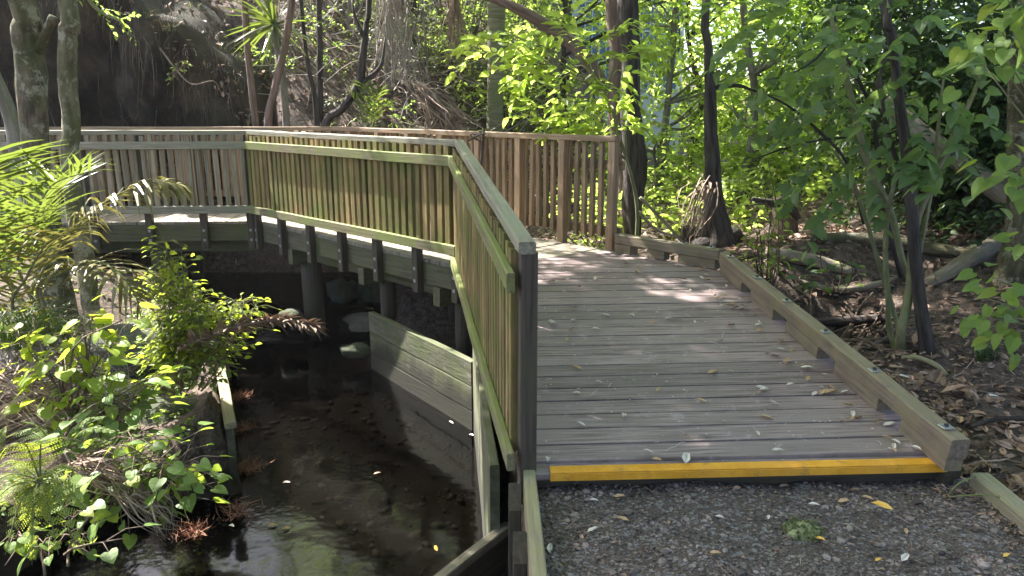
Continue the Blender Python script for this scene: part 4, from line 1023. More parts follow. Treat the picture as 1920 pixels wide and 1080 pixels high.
for _ in range(420):
    x = R.uniform(-4.2, .3); y = R.uniform(11.4, 15.5); p = A3(x, y, gh(x, y) + R.uniform(0, .9)); d = unit(A3(R.gauss(0, 1), R.gauss(0, .6), R.uniform(-.2, 1.2))) * R.uniform(.4, 1.5)
    q.tube([p, p + d * .5 + NR.normal(size=3) * .08, p + d + A3(0, 0, -.1)], [R.uniform(.004, .010), .005, .002], 4, 3, cap=False)
tag(q.build('twig_tangle', M['dead_grey'], origin=(-2, 13, 2)), 'tangle of thin bare grey twigs among the trunks on the slope', 'twigs', kind='stuff')
# scrub: twiggy shrubs on the slope
for k, (x, y, Y, r, lf, lb) in enumerate([(565, 90, 12.5, .45, 'l_mid', 'green leafy shrub on the slope above the cabbage palm'), (395, 40, 13.5, .5, 'l_mid', 'light green shrub on the crest above the cliff'), (650, 215, 11.6, .3, 'l_grey', 'grey green bush low on the slope'), (735, 225, 11.2, .28, 'l_mid', 'bright fern like bush close behind the front fence'), (830, 120, 12.8, .45, 'l_grey', 'sparse shrub left of the ringed palm trunk'),
                                          (880, 60, 13, .5, 'l_mid', 'leafy shrub near the top left of the ringed palm'), (985, 150, 13.2, .55, 'l_grey', 'pale grey shrub right of the ringed palm'), (1010, 215, 12.4, .4, 'l_grey', 'pale dry looking bush behind the middle of the back fence'), (760, 90, 13.5, .55, 'l_grey', 'grey thicket shrub amid the slope trunks'), (690, 60, 13.8, .5, 'l_mid', 'green shrub up the slope behind the black trunk'), (620, 30, 14.5, .6, 'l_grey', 'grey shrub at the top of the slope'), (940, 30, 14.2, .6, 'l_bright', 'bright shrub behind the top of the ringed palm'), (450, 130, 12.6, .3, 'l_mid', 'small green shrub at the cliff edge')]):
    c = atY(x, y, Y); g = gh(c[0], Y)
    tree('slope_shrub', lb, 'shrub', [A3(c[0], Y, g - .05), A3(c[0] + .05, Y, (g + c[2]) / 2), c], [.025, .02, .01], [(tuple(c), (r * 1.5, r * 1.2, r), int(70 * (r / .45) ** 2))], M[lf], M['twig'], ll=.065, lw=.5, n=9, spl=.28, sides=6)

# cabbage palm head with sword leaves, young fan, hanging dead skirts
def sword_head(name, label, cat, c, n, L, w, m, stem_to, group=None, up=.2):
    t = thing(name, label, cat, stem_to, group); q = MB()
    for _ in range(n):
        d = unit(NR.normal(size=3) + A3(0, 0, up)); V = []; Fc = []; p = A3(*c); dd = d.copy(); wv = unit(np.cross(d, NR.normal(size=3)))
        for g in range(5):
            ww = w * (1, 1.1, 1, .7, .05)[g]; V += [p - wv * ww / 2, p + wv * ww / 2]
            if g: Fc.append((2 * g - 2, 2 * g - 1, 2 * g + 1, 2 * g))
            dd = unit(dd + A3(0, 0, -.10)); p = p + dd * L * R.uniform(.8, 1.1) / 4
        q.add(V, Fc)
    s = MB(); s.tube([A3(*stem_to), (A3(*stem_to) + A3(*c)) / 2 + A3(.04, 0, 0), A3(*c)], [.06, .05, .05], 8, 4, .08); s.build('trunk', M['bark_grey'], t, smooth_=True)
    q.build('foliage', M[m], t); return t
c = atY(515, 45, 10.9); sword_head('cabbage_palm', 'spiky sword leaved cabbage palm above the cliff edge', 'palm', c, 60, .75, .032, 'l_palm', (c[0] + .05, 10.9, gh(c[0], 10.9) - .1))
c = atY(690, 225, 10.6); t = thing('palm_seedling', 'small fan of bright palm leaflets on the slope behind the crooked trunk', 'palm', (c[0], 10.6, c[2] - .2))
for dx in ((-.02, .48), (.22, .42), (-.22, .36), (.34, .25)):
    frond_obj('frond', t, [A3(c[0], 10.6, c[2] - .2), A3(c[0] + dx[0] * .5, 10.55, c[2] + dx[1] * .5), A3(c[0] + dx[0], 10.5, c[2] + dx[1])], 12, .26, .022, 'l_palm', 'stem', droop=.06, vee=.1, lean=0, r0=.006, seg=3)
dead_heap('broken brown palm frond hanging behind the back fence', [(atY(788, 165, 11.2), atY(842, 225, 11.0), 90, .03, .022, (.05, .05, .05), (.16, .1, .12)), (atY(800, 190, 11.2), atY(870, 250, 11.0), 80, .03, .022, (.10, .06, .08), (.2, .1, .12)), (atY(840, 215, 11.1), atY(815, 262, 11.0), 50, .0, .02, (.15, .1, .06), (.18, .1, .08))])
dead_heap('grey skirt of dead leaves hanging from the top of the view above the crooked trunk', [(atY(735, -30, 11.8), atY(735, 125, 11.7), 110, .0, .018, (.14, .12, .2), (.22, .15, .2)), (atY(745, 60, 11.8), atY(760, 165, 11.7), 40, .0, .016, (.2, .12, .2), (.15, .12, .15))], 'dead_grey')
dead_heap('brown dead frond hanging from the top of the view left of the ringed palm', [(atY(852, -30, 12.2), atY(850, 100, 12.2), 80, .0, .018, (.07, .08, .15), (.13, .1, .25))], 'dead')
# roots and dry grass fringe along the cliff crest
q = MB()
for i in range(46, 90):
    for _ in range(20):
        j = R.randint(26, 36); p = CLV[i, j] + A3(R.uniform(-.06, .06), -.05, 0)
        strands(q, p, p + A3(R.uniform(-.1, .15), R.uniform(-.25, -.05), -R.uniform(.15, .75)), 1, -.02, .008, 0, .05)
rq = q; cliff_roots = lambda: tag(rq.build('dry_roots', M['twig'], origin=CLV[60, 28]), 'dry roots and grass hanging over the edge of the dark cliff', 'roots', kind='stuff')
q = MB()
for _ in range(420):
    i = R.randint(30, 88); j = R.randint(6, 31); p = CLV[i, j] + A3(R.uniform(-.1, .1), -.03, 0)
    strands(rq, p, p + A3(R.uniform(-.12, .12), R.uniform(-.12, .02), -R.uniform(.15, .7)), 1, 0, .009, 0, .04)
for _ in range(60):
    i = R.randint(50, 86); j = R.randint(30, 44); p = CLV[i, j]
    blades(q, p, .1, 14, .3, .008, .9)
cliff_roots()
n = 2600; I = NR.integers(20, 89, n); J = NR.integers(29, 45, n); P = CLV[I, J] + NR.normal(size=(n, 3)) * (.12, .1, .02) + A3(0, 0, .02); cq = MB(); s_l = NR.uniform(.05, .12, n)
cq.leaves(P, unit(NR.normal(size=(n, 3)) + A3(0, -.4, -.3)), A3(0, -.5, 1) + NR.normal(size=(n, 3)) * .4, s_l, s_l * .4, CURL)
tag(cq.build('crest_litter', M['litter'], origin=CLV[60, 34]), 'dry brown leaves and debris along the crest of the cliff', 'leaf litter', kind='stuff')
cq = MB()
for _ in range(170):
    p = CLV[R.randint(30, 88), R.randint(29, 42)]; blades(cq, p, .12, 9, .28, .007, 1.1)
tag(cq.build('dry_grass', M['dead_grey'], origin=CLV[60, 34]), 'bleached dry grass on the top edge of the cliff', 'grass', kind='stuff')
tag(q.build('crest_grass', M['l_grey'], origin=CLV[60, 34]), 'dry grass growing on the crest of the cliff', 'grass', kind='stuff')
heart_shrub('cliff_plant', 'small pale leaved plant clinging to the dark cliff face', 'plant', atY(325, 150, 10.4), pp([(345, 120), (340, 125), (352, 118), (325, 150)], 10.2), 7, .06, 'l_heart', tpl=LANCE, lw=.6, jit=.05)
P = [atY(300, 90, 10.4), atY(330, 130, 10.2), atY(360, 158, 10.1), atY(400, 152, 10.1), atY(415, 175, 10.2)]
q = MB(); q.tube(P, [.012, .012, .010, .008, .006], 5, 4); tag(q.build('hanging_root', M['twig'], origin=P[0]), 'thin bent root hanging across the dark cliff face', 'root')
P = [atY(160, -10, 7.5), atY(185, 20, 7.5), atY(225, 40, 7.5)]
q = MB(); q.tube(P + [atY(235, 60, 7.5)], [.02, .018, .012, .006], 6, 4)
t = tag(q.build('hanging_branch', M['stem'], origin=P[0]), 'mossy branch drooping from the top left above the cliff', 'branch')
q = MB(); spray_leaves(q, np.array(P * 3), unit(NR.normal(size=(9, 3)) + A3(.4, 0, -.5)), .22, 9, .06, .5, cull=False); q.build('foliage', M['l_mid'], t)

# litter on the slope
n = 5200
x = NR.uniform(-6, 1.6, n); y = NR.uniform(10.4, 17, n); z = ground_h(x, y)
q = MB(); s = NR.uniform(.06, .14, n); q.leaves(np.stack((x, y, z + .01), -1), unit(NR.normal(size=(n, 3)) * (1, 1, .25)), A3(0, 0, 1) + NR.normal(size=(n, 3)) * .35, s, s * .45, CURL)
tag(q.build('slope_litter', M['litter'], origin=(-2, 12, 1)), 'brown dead leaves covering the hillside behind the bridge', 'leaf litter', kind='stuff')

# ------------------------------------------------------------------ bright trees behind and right of the bridge
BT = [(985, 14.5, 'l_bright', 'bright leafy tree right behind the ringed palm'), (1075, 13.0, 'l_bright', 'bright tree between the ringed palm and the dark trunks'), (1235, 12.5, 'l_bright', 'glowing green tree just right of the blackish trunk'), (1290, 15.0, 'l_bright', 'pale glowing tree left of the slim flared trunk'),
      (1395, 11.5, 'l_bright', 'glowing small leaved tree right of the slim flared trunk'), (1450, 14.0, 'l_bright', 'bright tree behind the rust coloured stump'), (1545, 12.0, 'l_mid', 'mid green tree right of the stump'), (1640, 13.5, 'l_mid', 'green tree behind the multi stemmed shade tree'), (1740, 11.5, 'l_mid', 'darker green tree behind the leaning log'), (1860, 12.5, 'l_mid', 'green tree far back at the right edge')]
for k, (x, Y, lf, lb) in enumerate(BT):
    c = atY(x, 300, Y); g = gh(c[0], Y); X = c[0]
    tr = [A3(X, Y, g - .1), A3(X + R.uniform(-.2, .2), Y, 1.6), A3(X + R.uniform(-.3, .3), Y, 3.2), A3(X + R.uniform(-.3, .3), Y, 5.0)]
    bl = []
    for q_ in range(12):
        zz = .7 + 4.8 * (q_ + .5) / 12; bl.append(((X + R.uniform(-1.2, 1.2), Y + R.uniform(-.9, .9), zz), (R.uniform(.55, .95), R.uniform(.5, .8), R.uniform(.35, .6)), 34))
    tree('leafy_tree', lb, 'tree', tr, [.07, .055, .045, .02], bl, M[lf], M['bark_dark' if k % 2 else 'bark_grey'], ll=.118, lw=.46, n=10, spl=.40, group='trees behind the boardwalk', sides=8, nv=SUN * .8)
# the large leaved sapling whose branches reach over the back fence
bs2 = A3(*atY(1192, 470, 7.6)); bs2[2] = gh(bs2[0], bs2[1]) - .05
t = thing('sapling', 'sapling with long glowing leaves reaching over the back fence from the blackish trunk', 'tree', bs2); sb = MB(); lb_ = MB()
tips = pp([(880, 95), (900, 70), (960, 120), (985, 190), (940, 60), (1000, 230), (1060, 40), (1040, 150), (1100, 90), (1120, 160), (1010, 60), (1080, 210), (1130, 240), (970, 150), (1170, 150), (1190, 90), (1060, 240), (1150, 60), (1180, 230), (1140, 190)], 7.4)
hub = atY(1175, 300, 7.5); hub2 = atY(1130, 170, 7.5); sb.tube([bs2, atY(1195, 390, 7.55), hub, hub2, atY(1080, 100, 7.45)], [.022, .02, .016, .012, .007], 6, 4)
for tp in tips:
    a = hub if tp[2] < 1.6 else hub2; mid = (a + tp) / 2 + A3(0, 0, .12) + NR.normal(size=3) * .05; sb.tube([a, mid, tp], [.008, .006, .003], 5, 4)
    d = unit(tp - mid); B_ = np.array([mid + (tp - mid) * f for f in (.1, .5, .85)]); spray_leaves(lb_, B_, unit(d + NR.normal(size=(3, 3)) * .35), .32, 9, .155, .42, .3, cull=False)
sb.build('trunk', M['stem'], t, smooth_=True); lb_.build('crown', M['l_bright'], t)

# shaded large-leaved trees on the right
mt = thing('shade_tree', 'multi stemmed broad leaved tree with two pale mossy V shaped stems beside the kerb', 'tree', (2.78, 5.10, gh(2.78, 5.1)))
tb = MB(); g0 = A3(2.80, 5.12, gh(2.8, 5.12) - .05)
def stempx(pts, Y, w): P = [atY(x, y, Y) for x, y in pts]; return P, w
for P, w in (stempx([(1690, 625), (1705, 540), (1715, 430), (1745, 345), (1790, 250), (1835, 150), (1850, 60)], 5.05, (.032, .028, .026, .022, .018, .012, .006)),
             stempx([(1668, 620), (1665, 560), (1660, 470), (1668, 380), (1690, 300)], 5.2, (.022, .02, .018, .014, .008)),
             stempx([(1748, 345), (1756, 270), (1765, 180), (1770, 140)], 5.05, (.014, .012, .010, .006)),
             stempx([(1705, 540), (1690, 480), (1670, 400), (1625, 300), (1600, 200), (1570, 80), (1555, 20)], 5.3, (.018, .022, .025, .025, .022, .018, .01)),
             stempx([(1680, 600), (1650, 500), (1620, 400), (1595, 330), (1560, 280)], 5.5, (.016, .016, .016, .014, .008))):
    tb.tube([g0] + P, (w[0] * 1.15,) + w, 8, 4, .08)
tb.build('trunk', M['stem'], mt, smooth_=True)
bb = MB()
for P, w in (stempx([(1690, 520), (1660, 400), (1648, 300), (1640, 200), (1660, 90), (1650, 0)], 5.4, (.018, .018, .016, .014, .012, .008)), stempx([(1640, 210), (1600, 130), (1565, 65), (1570, 10)], 5.4, (.014, .012, .010, .006)), stempx([(1620, 420), (1590, 310), (1540, 250), (1480, 200), (1420, 170)], 5.8, (.014, .013, .012, .009, .004)),
             stempx([(1650, 300), (1600, 260), (1500, 270), (1410, 300)], 5.6, (.012, .010, .008, .004)), stempx([(1565, 65), (1530, 110), (1480, 140), (1440, 150)], 5.4, (.008, .007, .005, .003)), stempx([(1655, 120), (1710, 60), (1760, 20)], 5.2, (.012, .010, .006)), stempx([(1600, 330), (1560, 380), (1530, 420)], 5.5, (.008, .006, .003))):
    bb.tube(P, w, 7, 4, .08)
o = bb.build('branches', M['bark_dark'], mt, smooth_=True); o['label'] = 'thin blackish branches'
cb = MB()
for (x, y, Y, r, n) in [(1600, 60, 5.2, .55, 26), (1520, 40, 5.6, .5, 22), (1700, 90, 5.0, .5, 22), (1640, 200, 5.2, .45, 20), (1560, 170, 5.6, .42, 16), (1480, 110, 6.0, .42, 13), (1590, 310, 5.3, .34, 14), (1545, 290, 5.6, .28, 8), (1730, 190, 5.0, .42, 15), (1800, 120, 4.9, .4, 14), (1500, 200, 6.0, .3, 7), (1420, 50, 6.2, .4, 10), (1780, 30, 4.9, .5, 16), (1460, 30, 5.9, .4, 12)]:
    P, d = blob_points(atY(x, y, Y), (r * 1.1, r, r * .8), n); spray_leaves(cb, P[:max(4, int(n * .52))], unit(d + A3(-.2, -.1, -.1))[:max(4, int(n * .52))], .30, 7, .120, .66, .35, HEART, cull=False)
cb.build('crown', M['l_dark'], mt)
P, rr = trunk_px([(1738, 650, 28), (1725, 560, 24), (1712, 430, 22), (1702, 300, 20), (1685, 180, 18), (1672, 60, 16), (1665, 0, 15)], 5.0)
tree('shade_tree', 'straight blackish trunk just behind the pale V shaped stems', 'tree', [A3(P[0][0] + .02, 5.0, gh(P[0][0], 5.0) - .1)] + P + [P[-1] + (.1, .3, 1.5)], [rr[0] * 1.5] + rr + [.03],
     [((2.3, 5.6, 4.4), (1.0, 1.0, .5), 40), ((3.2, 5.0, 4.2), (.9, .9, .5), 40)], M['l_dark'], M['bark_dark'], ll=.17, lw=.65, n=8, tpl=HEART, rough=.1, extra=[([atY(1712, 430, 5.0), atY(1690, 330, 5.05), atY(1660, 230, 5.1), atY(1650, 120, 5.2)], [.02, .018, .015, .008])])
# dark evergreen mass on the right bank
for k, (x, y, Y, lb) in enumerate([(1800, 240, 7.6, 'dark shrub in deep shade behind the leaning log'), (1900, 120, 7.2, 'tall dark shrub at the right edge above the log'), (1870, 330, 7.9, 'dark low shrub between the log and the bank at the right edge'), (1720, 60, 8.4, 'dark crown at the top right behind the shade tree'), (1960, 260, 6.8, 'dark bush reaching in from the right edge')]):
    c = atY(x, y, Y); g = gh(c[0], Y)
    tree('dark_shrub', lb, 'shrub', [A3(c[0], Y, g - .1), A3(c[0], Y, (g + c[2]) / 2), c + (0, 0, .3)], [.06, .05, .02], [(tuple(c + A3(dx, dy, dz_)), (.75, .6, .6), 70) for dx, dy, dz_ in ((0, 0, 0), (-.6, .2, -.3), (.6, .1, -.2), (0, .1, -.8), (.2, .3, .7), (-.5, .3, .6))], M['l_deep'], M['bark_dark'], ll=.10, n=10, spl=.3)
# right edge shrub with light catching leaves
sh = thing('edge_shrub', 'broad leaved shrub reaching in from the right edge with lit green leaves', 'shrub', (3.35, 3.9, gh(3.35, 3.9)))
sb = MB(); lb_ = MB(); base = A3(3.35, 3.9, gh(3.35, 3.9) - .05)
for grp, Y, ls in (([(1835, 60), (1860, 30), (1880, 100), (1845, 120), (1900, 60), (1910, 20), (1890, 0)], 3.7, .105), ([(1890, 300), (1905, 270), (1915, 330), (1900, 360)], 3.7, .11), ([(1905, 480), (1860, 520), (1850, 560), (1830, 590), (1880, 590), (1905, 560), (1890, 640), (1910, 620)], 3.75, .085)):
    for x, y in grp:
        tp = atY(x, y, Y + R.uniform(-.15, .15)); mid = (base + tp) / 2 + A3(.25, .05, .15); sb.tube([base, mid, tp], [.012, .008, .003], 5, 5)
        n = 5; off = NR.normal(size=(n, 3)) * .07; lb_.leaves(tp + off, unit(off + A3(-.06, -.03, -.08)), A3(-.1, -.3, .75) + NR.normal(size=(n, 3)) * .3, ls * NR.uniform(.7, 1.1, n), ls * .8, HEART)
sb.build('stems', M['stem'], sh, smooth_=True); lb_.build('foliage', M['l_heart'], sh)
tuft('grass_tuft', 'pale grass tuft at the right edge below the broad leaved shrub', 'grass', (2.80, 3.35, gh(2.8, 3.35)), .07, 50, .34, .007, 'l_grey', .9)
tuft('grass_tuft', 'small dark tuft growing in the litter near the shade trees', 'grass', (3.2, 4.8, gh(3.2, 4.8)), .08, 60, .26, .008, 'l_deep', .8)
heart_shrub('kerb_plant', 'leafy thin stemmed plant growing close behind the kerb corner', 'plant', at(1440, 560, -.1), pp([(1425, 330), (1440, 300), (1450, 350), (1415, 400), (1440, 420), (1460, 440), (1430, 450), (1410, 470), (1470, 400), (1490, 330), (1480, 480), (1395, 440)], 5.7), 11, .085, 'l_bright', tpl=LANCE, lw=.45, jit=.07, sr=.007)
heart_shrub('kerb_plant', 'sparse shaded seedling in the hollow right of the kerb', 'plant', at(1560, 560, -.2), pp([(1500, 520), (1540, 430), (1590, 470), (1560, 470), (1530, 480), (1500, 560)], 5.3), 5, .10, 'l_dark', tpl=LANCE, lw=.6, jit=.06)
heart_shrub('kerb_plant', 'low creeping plant at the foot of the back fence posts', 'plant', e3(EP + nfr * .25 + dfr * .4, .15), [A3(*e3(EP + nfr * R.uniform(.12, .4) + dfr * R.uniform(-.1, 1.3), .28 + R.uniform(0, .16))) for _ in range(12)], 10, .06, 'l_mid', tpl=LANCE, lw=.55, jit=.06)

# logs, stump, root mound, fallen branch
def log(name, label, pts, rr, m='log', sides=12, rough=.06, cat='log'):
    q = MB(); q.tube(pts, rr, sides, 5, rough); return tag(q.build(name, M[m], origin=pts[0], smooth_=True), label, cat)
log('leaning_log', 'bare pale log leaning down to the right behind the shade trees', [atY(1660, 190, 7.2), atY(1720, 245, 7.0), atY(1810, 310, 6.8), atY(1890, 370, 6.6), atY(1960, 420, 6.4)], [.07, .085, .09, .10, .10])
log('fallen_log', 'smooth pale brown log end lying beside the rust coloured stump', [gnd(1435, 475, .05), gnd(1490, 485, .06), gnd(1540, 495, .06), gnd(1600, 515, .03)], [.055, .06, .06, .04])
log('fallen_log', 'long mossy log lying across behind the V shaped stems', [gnd(1520, 448, .05), gnd(1640, 455, .06), gnd(1760, 470, .055), gnd(1830, 480, .04)], [.055, .065, .06, .04], 'bark')
log('fallen_log', 'dark wet log lying at the bottom of the hollow', [gnd(1510, 612, .03), gnd(1600, 602, .04), gnd(1690, 598, .03)], [.035, .04, .03], 'bark_dark')
log('fallen_branch', 'splintered grey branch lying on top of the hollow bank', [gnd(1500, 530, .03), gnd(1570, 545, .04), gnd(1640, 540, .04), gnd(1690, 522, .02)], [.02, .03, .03, .01], 'log', 8, .15, 'branch')
log('fallen_branch', 'pale curved root lying on the leaf litter near the shade trees', [gnd(1690, 675, .02), gnd(1720, 672, .04), gnd(1755, 686, .03), gnd(1775, 706, .01)], [.016, .018, .018, .012], 'edging', 8, .1, 'branch')
log('fallen_branch', 'dark stick lying in the litter at the right edge', [at(1820, 800, -.1), at(1870, 785, -.08), at(1925, 785, -.06)], [.010, .012, .012], 'bark_dark', 6, .1, 'branch')
P = [atY(1475, 480, 8.0), atY(1473, 440, 8.0), atY(1470, 405, 8.0), atY(1462, 378, 7.9)]
st = thing('tree_stump', 'rust brown broken stump with an overhanging dark bark cap', 'stump', A3(P[0][0], 8.0, gh(P[0][0], 8)))
q = MB(); q.tube([A3(P[0][0], 8, gh(P[0][0], 8) - .2)] + P, [.20, .17, .145, .13, .08], 14, 4, .1); q.build('trunk', M['bark_red'], st, smooth_=True)
q = MB(); q.tube([atY(1410, 372, 7.8), atY(1440, 380, 7.8), atY(1475, 385, 7.8), atY(1497, 410, 7.8)], [.02, .045, .06, .03], 9, 4, .15); q.build('bark_cap', M['bark_dark'], st, smooth_=True)
P, rr = trunk_px([(1912, 440, 50), (1908, 320, 40), (1912, 200, 36), (1920, 60, 34)], 6.0)
tree('grey_tree', 'grey trunk standing on the root bank at the right edge', 'tree', [A3(P[0][0], 6.0, gh(P[0][0], 6) - .2)] + P + [P[-1] + (.1, .2, 2.5)], [rr[0] * 1.3] + rr + [.05], [((4.3, 6.3, 5.0), (1.3, 1.2, .9), 160), ((3.4, 5.6, 5.2), (1.0, .9, .6), 110), ((2.4, 3.6, 5.6), (1.7, 1.6, .7), 240), ((1.2, 1.2, 6.0), (1.8, 1.6, .7), 240), ((3.4, 1.4, 5.2), (1.6, 1.5, .7), 220), ((1.0, 5.4, 6.4), (1.4, 1.2, .6), 180)], M['l_mid'], M['bark'], ll=.12, sides=16, rough=.15)  # crown stretched over the camera, out of view, to hold back sky light
log('surface_root', 'thick dark root running down the bank at the right', [gnd(1930, 420, .06), gnd(1860, 462, .06), gnd(1790, 505, .05), gnd(1735, 535, .02)], [.09, .08, .06, .04], 'log', 12, .2, 'root')
rock('root_mound', 'fibrous dark root mound at the foot of the flared slim trunk', 'mound', (2.12, 7.85, .04), (.26, .24, .24), 'bark_dark', 77, amp=.7)
dead_heap('brown dead fronds drooping beside the flared slim trunk', [(atY(1320, 345, 7.4), atY(1290, 425, 7.3), 22, .06, .02, (.06, .05, .04), (.07, .06, .08)), (atY(1325, 350, 7.4), atY(1300, 450, 7.3), 16, .05, .018, (.06, .05, .05), (.07, .06, .05))])
for lb, pts in (('bare grey stick leaning right of the blackish trunk', [(1200, 370), (1240, 410), (1290, 465), (1310, 480)]), ('thin pale stick crossing low right of the blackish trunk', [(1195, 395), (1230, 430), (1275, 445)])):
    log('leaning_stick', lb, [atY(x, y, 7.7) for x, y in pts], [.018, .018, .015, .012][:len(pts)], 'log', 6, .1, 'stick')
# splintered debris pile in the hollow
q = MB()
for _ in range(150):
    a = A3(NR.uniform(2.0, 3.0), NR.uniform(5.2, 6.3), 0); a[2] = gh(a[0], a[1]) + R.uniform(.0, .06); d = A3(R.uniform(-1, 1), R.uniform(-.6, .6), 0); d = unit(d) * R.uniform(.12, .45); d[2] = gh(a[0] + d[0], a[1] + d[1]) + R.uniform(.0, .06) - a[2]
    q.tube([a, a + d * .5 + NR.normal(size=3) * .02, a + d], [R.uniform(.004, .012)] * 3, 5, 2, .1)
tag(q.build('stick_pile', M['twig'], origin=(2.5, 5.7, -.4)), 'splintered sticks and bark heaped in the hollow beside the kerb', 'sticks', kind='stuff')

# litter on the right
n = 7600
x = 2.13 + 3.1 * NR.uniform(0, 1, n) ** 1.5; y = 2.0 + 5.6 * NR.uniform(0, 1, n) ** 1.25; k = x > 2.15 + 0 * y; x, y = x[k], y[k]; n = len(x); z = ground_h(x, y)
q = MB(); s = .018 + .085 * NR.uniform(0, 1, n) ** 1.6; s = s * (1 + (NR.uniform(0, 1, n) > .94) * .9); q.leaves(np.stack((x, y, z + .006 + NR.uniform(0, .02, n)), -1), unit(NR.normal(size=(n, 3)) * (1, 1, .3)), A3(0, 0, 1) + NR.normal(size=(n, 3)) * .45, s, s * .42, CURL)
for _ in range(260):
    a = A3(NR.uniform(2.15, 4.5), NR.uniform(2.4, 6), 0); a[2] = gh(a[0], a[1]) + .012; d = unit(A3(R.gauss(0, 1), R.gauss(0, 1), R.uniform(-.05, .15))) * R.uniform(.06, .3)
    q.tube([a, a + d * .5 + NR.normal(size=3) * .01, a + d], [R.uniform(.002, .005)] * 3, 4, 2)
tag(q.build('leaf_litter', M['litter'], origin=(3, 4, 0)), 'brown leaf litter and twigs covering the ground right of the boardwalk', 'leaf litter', kind='stuff')
n = 1500; x = NR.uniform(.3, 5, n); y = NR.uniform(6.9, 10.5, n); z = ground_h(x, y); q = MB(); s = NR.uniform(.04, .1, n)
k = ~((x < 1.1) & (y < 7.4)); x, y, z, s = x[k], y[k], z[k], s[k]; n = len(x)
q.leaves(np.stack((x, y, z + .01), -1), unit(NR.normal(size=(n, 3)) * (1, 1, .3)), A3(0, 0, 1) + NR.normal(size=(n, 3)) * .4, s, s * .42, CURL)
tag(q.build('leaf_litter', M['litter'], origin=(2, 8, 0)), 'brown leaf litter on the forest floor beyond the deck', 'leaf litter', kind='stuff')
# ground plants beyond the deck: a green undergrowth nobody could count
n = 1100; x = NR.uniform(.7, 9, n); y = np.where(x < 2.6, NR.uniform(7.9, 15, n), NR.uniform(9, 15, n)); z = ground_h(x, y) + NR.uniform(.05, .6, n); q = MB()
spray_leaves(q, np.stack((x, y, z), -1), unit(NR.normal(size=(n, 3)) + A3(0, 0, .4)), .4, 9, .12, .45, cull=False, nv=SUN * .6)
tag(q.build('undergrowth', M['l_bright'], origin=(3, 11, 0)), 'glowing green undergrowth on the ground beyond the dark trunks', 'undergrowth', kind='stuff')

# far woodland
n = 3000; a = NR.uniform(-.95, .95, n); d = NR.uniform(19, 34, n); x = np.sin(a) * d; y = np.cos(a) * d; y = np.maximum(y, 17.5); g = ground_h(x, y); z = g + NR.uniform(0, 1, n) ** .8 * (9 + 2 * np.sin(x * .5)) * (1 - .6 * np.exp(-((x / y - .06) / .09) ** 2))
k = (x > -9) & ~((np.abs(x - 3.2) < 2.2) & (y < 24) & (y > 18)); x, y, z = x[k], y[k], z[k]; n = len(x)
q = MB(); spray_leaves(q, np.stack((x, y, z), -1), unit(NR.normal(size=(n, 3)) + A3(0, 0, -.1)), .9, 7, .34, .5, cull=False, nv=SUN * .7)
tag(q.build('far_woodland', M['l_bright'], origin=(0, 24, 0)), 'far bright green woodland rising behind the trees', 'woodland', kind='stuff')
n = 4800; x = NR.uniform(-11, 12, n); y = NR.uniform(-9, -4.5, n); z = -.2 + NR.uniform(0, 1, n) ** .9 * 13  # leaf mass behind the camera, added to darken surfaces that face it
q = MB(); spray_leaves(q, np.stack((x, y, z), -1), unit(NR.normal(size=(n, 3)) + A3(0, 0, -.1)), .6, 8, .22, .55, cull=False)
tag(q.build('woodland', M['l_deep'], origin=(0, -6, 0)), 'unseen dark woodland behind the camera, added to block sky light', 'woodland', kind='stuff')
q = MB()
for _ in range(22):
    a = R.uniform(-.8, .8); d = R.uniform(18.5, 30); x, y = math.sin(a) * d, math.cos(a) * d; g = gh(x, y)
    if abs(x - 3.2) < 2.4: continue
    q.tube([A3(x, y, g - .2), A3(x + R.uniform(-.3, .3), y, g + 3), A3(x + R.uniform(-.6, .6), y, g + 9)], [.13, .1, .05], 7, 4, .08)
tag(q.build('far_trunks', M['bark_grey'], origin=(0, 24, 0), smooth_=True), 'grey trunks of the far woodland', 'woodland', kind='stuff')
# building glimpsed through the leaves
bd = thing('building', 'blue glazed building glimpsed high through the leaves left of the dark trunks', 'building', (3.0, 21, 0))
q = MB(); q.beam((1.6, 22, 4), (4.6, 22, 4), 2.0, 9.0, .02); q.build('wall', M['frame'], bd)
q = MB(); q.beam((1.75, 20.98, 5.0), (4.45, 20.98, 5.0), .03, 6.0, .004); q.build('window', M['glass'], bd)
q = MB()
for k in range(15): q.beam((1.75 + .193 * k, 20.95, 2), (1.75 + .193 * k, 20.95, 8), .03, .035, .003, up=(0, 1, 0))
for k in range(9): q.beam((1.7, 20.94, 2 + .75 * k), (4.5, 20.94, 2 + .75 * k), .03, .035, .003)
q.build('mullion_grid', M['frame'], bd)

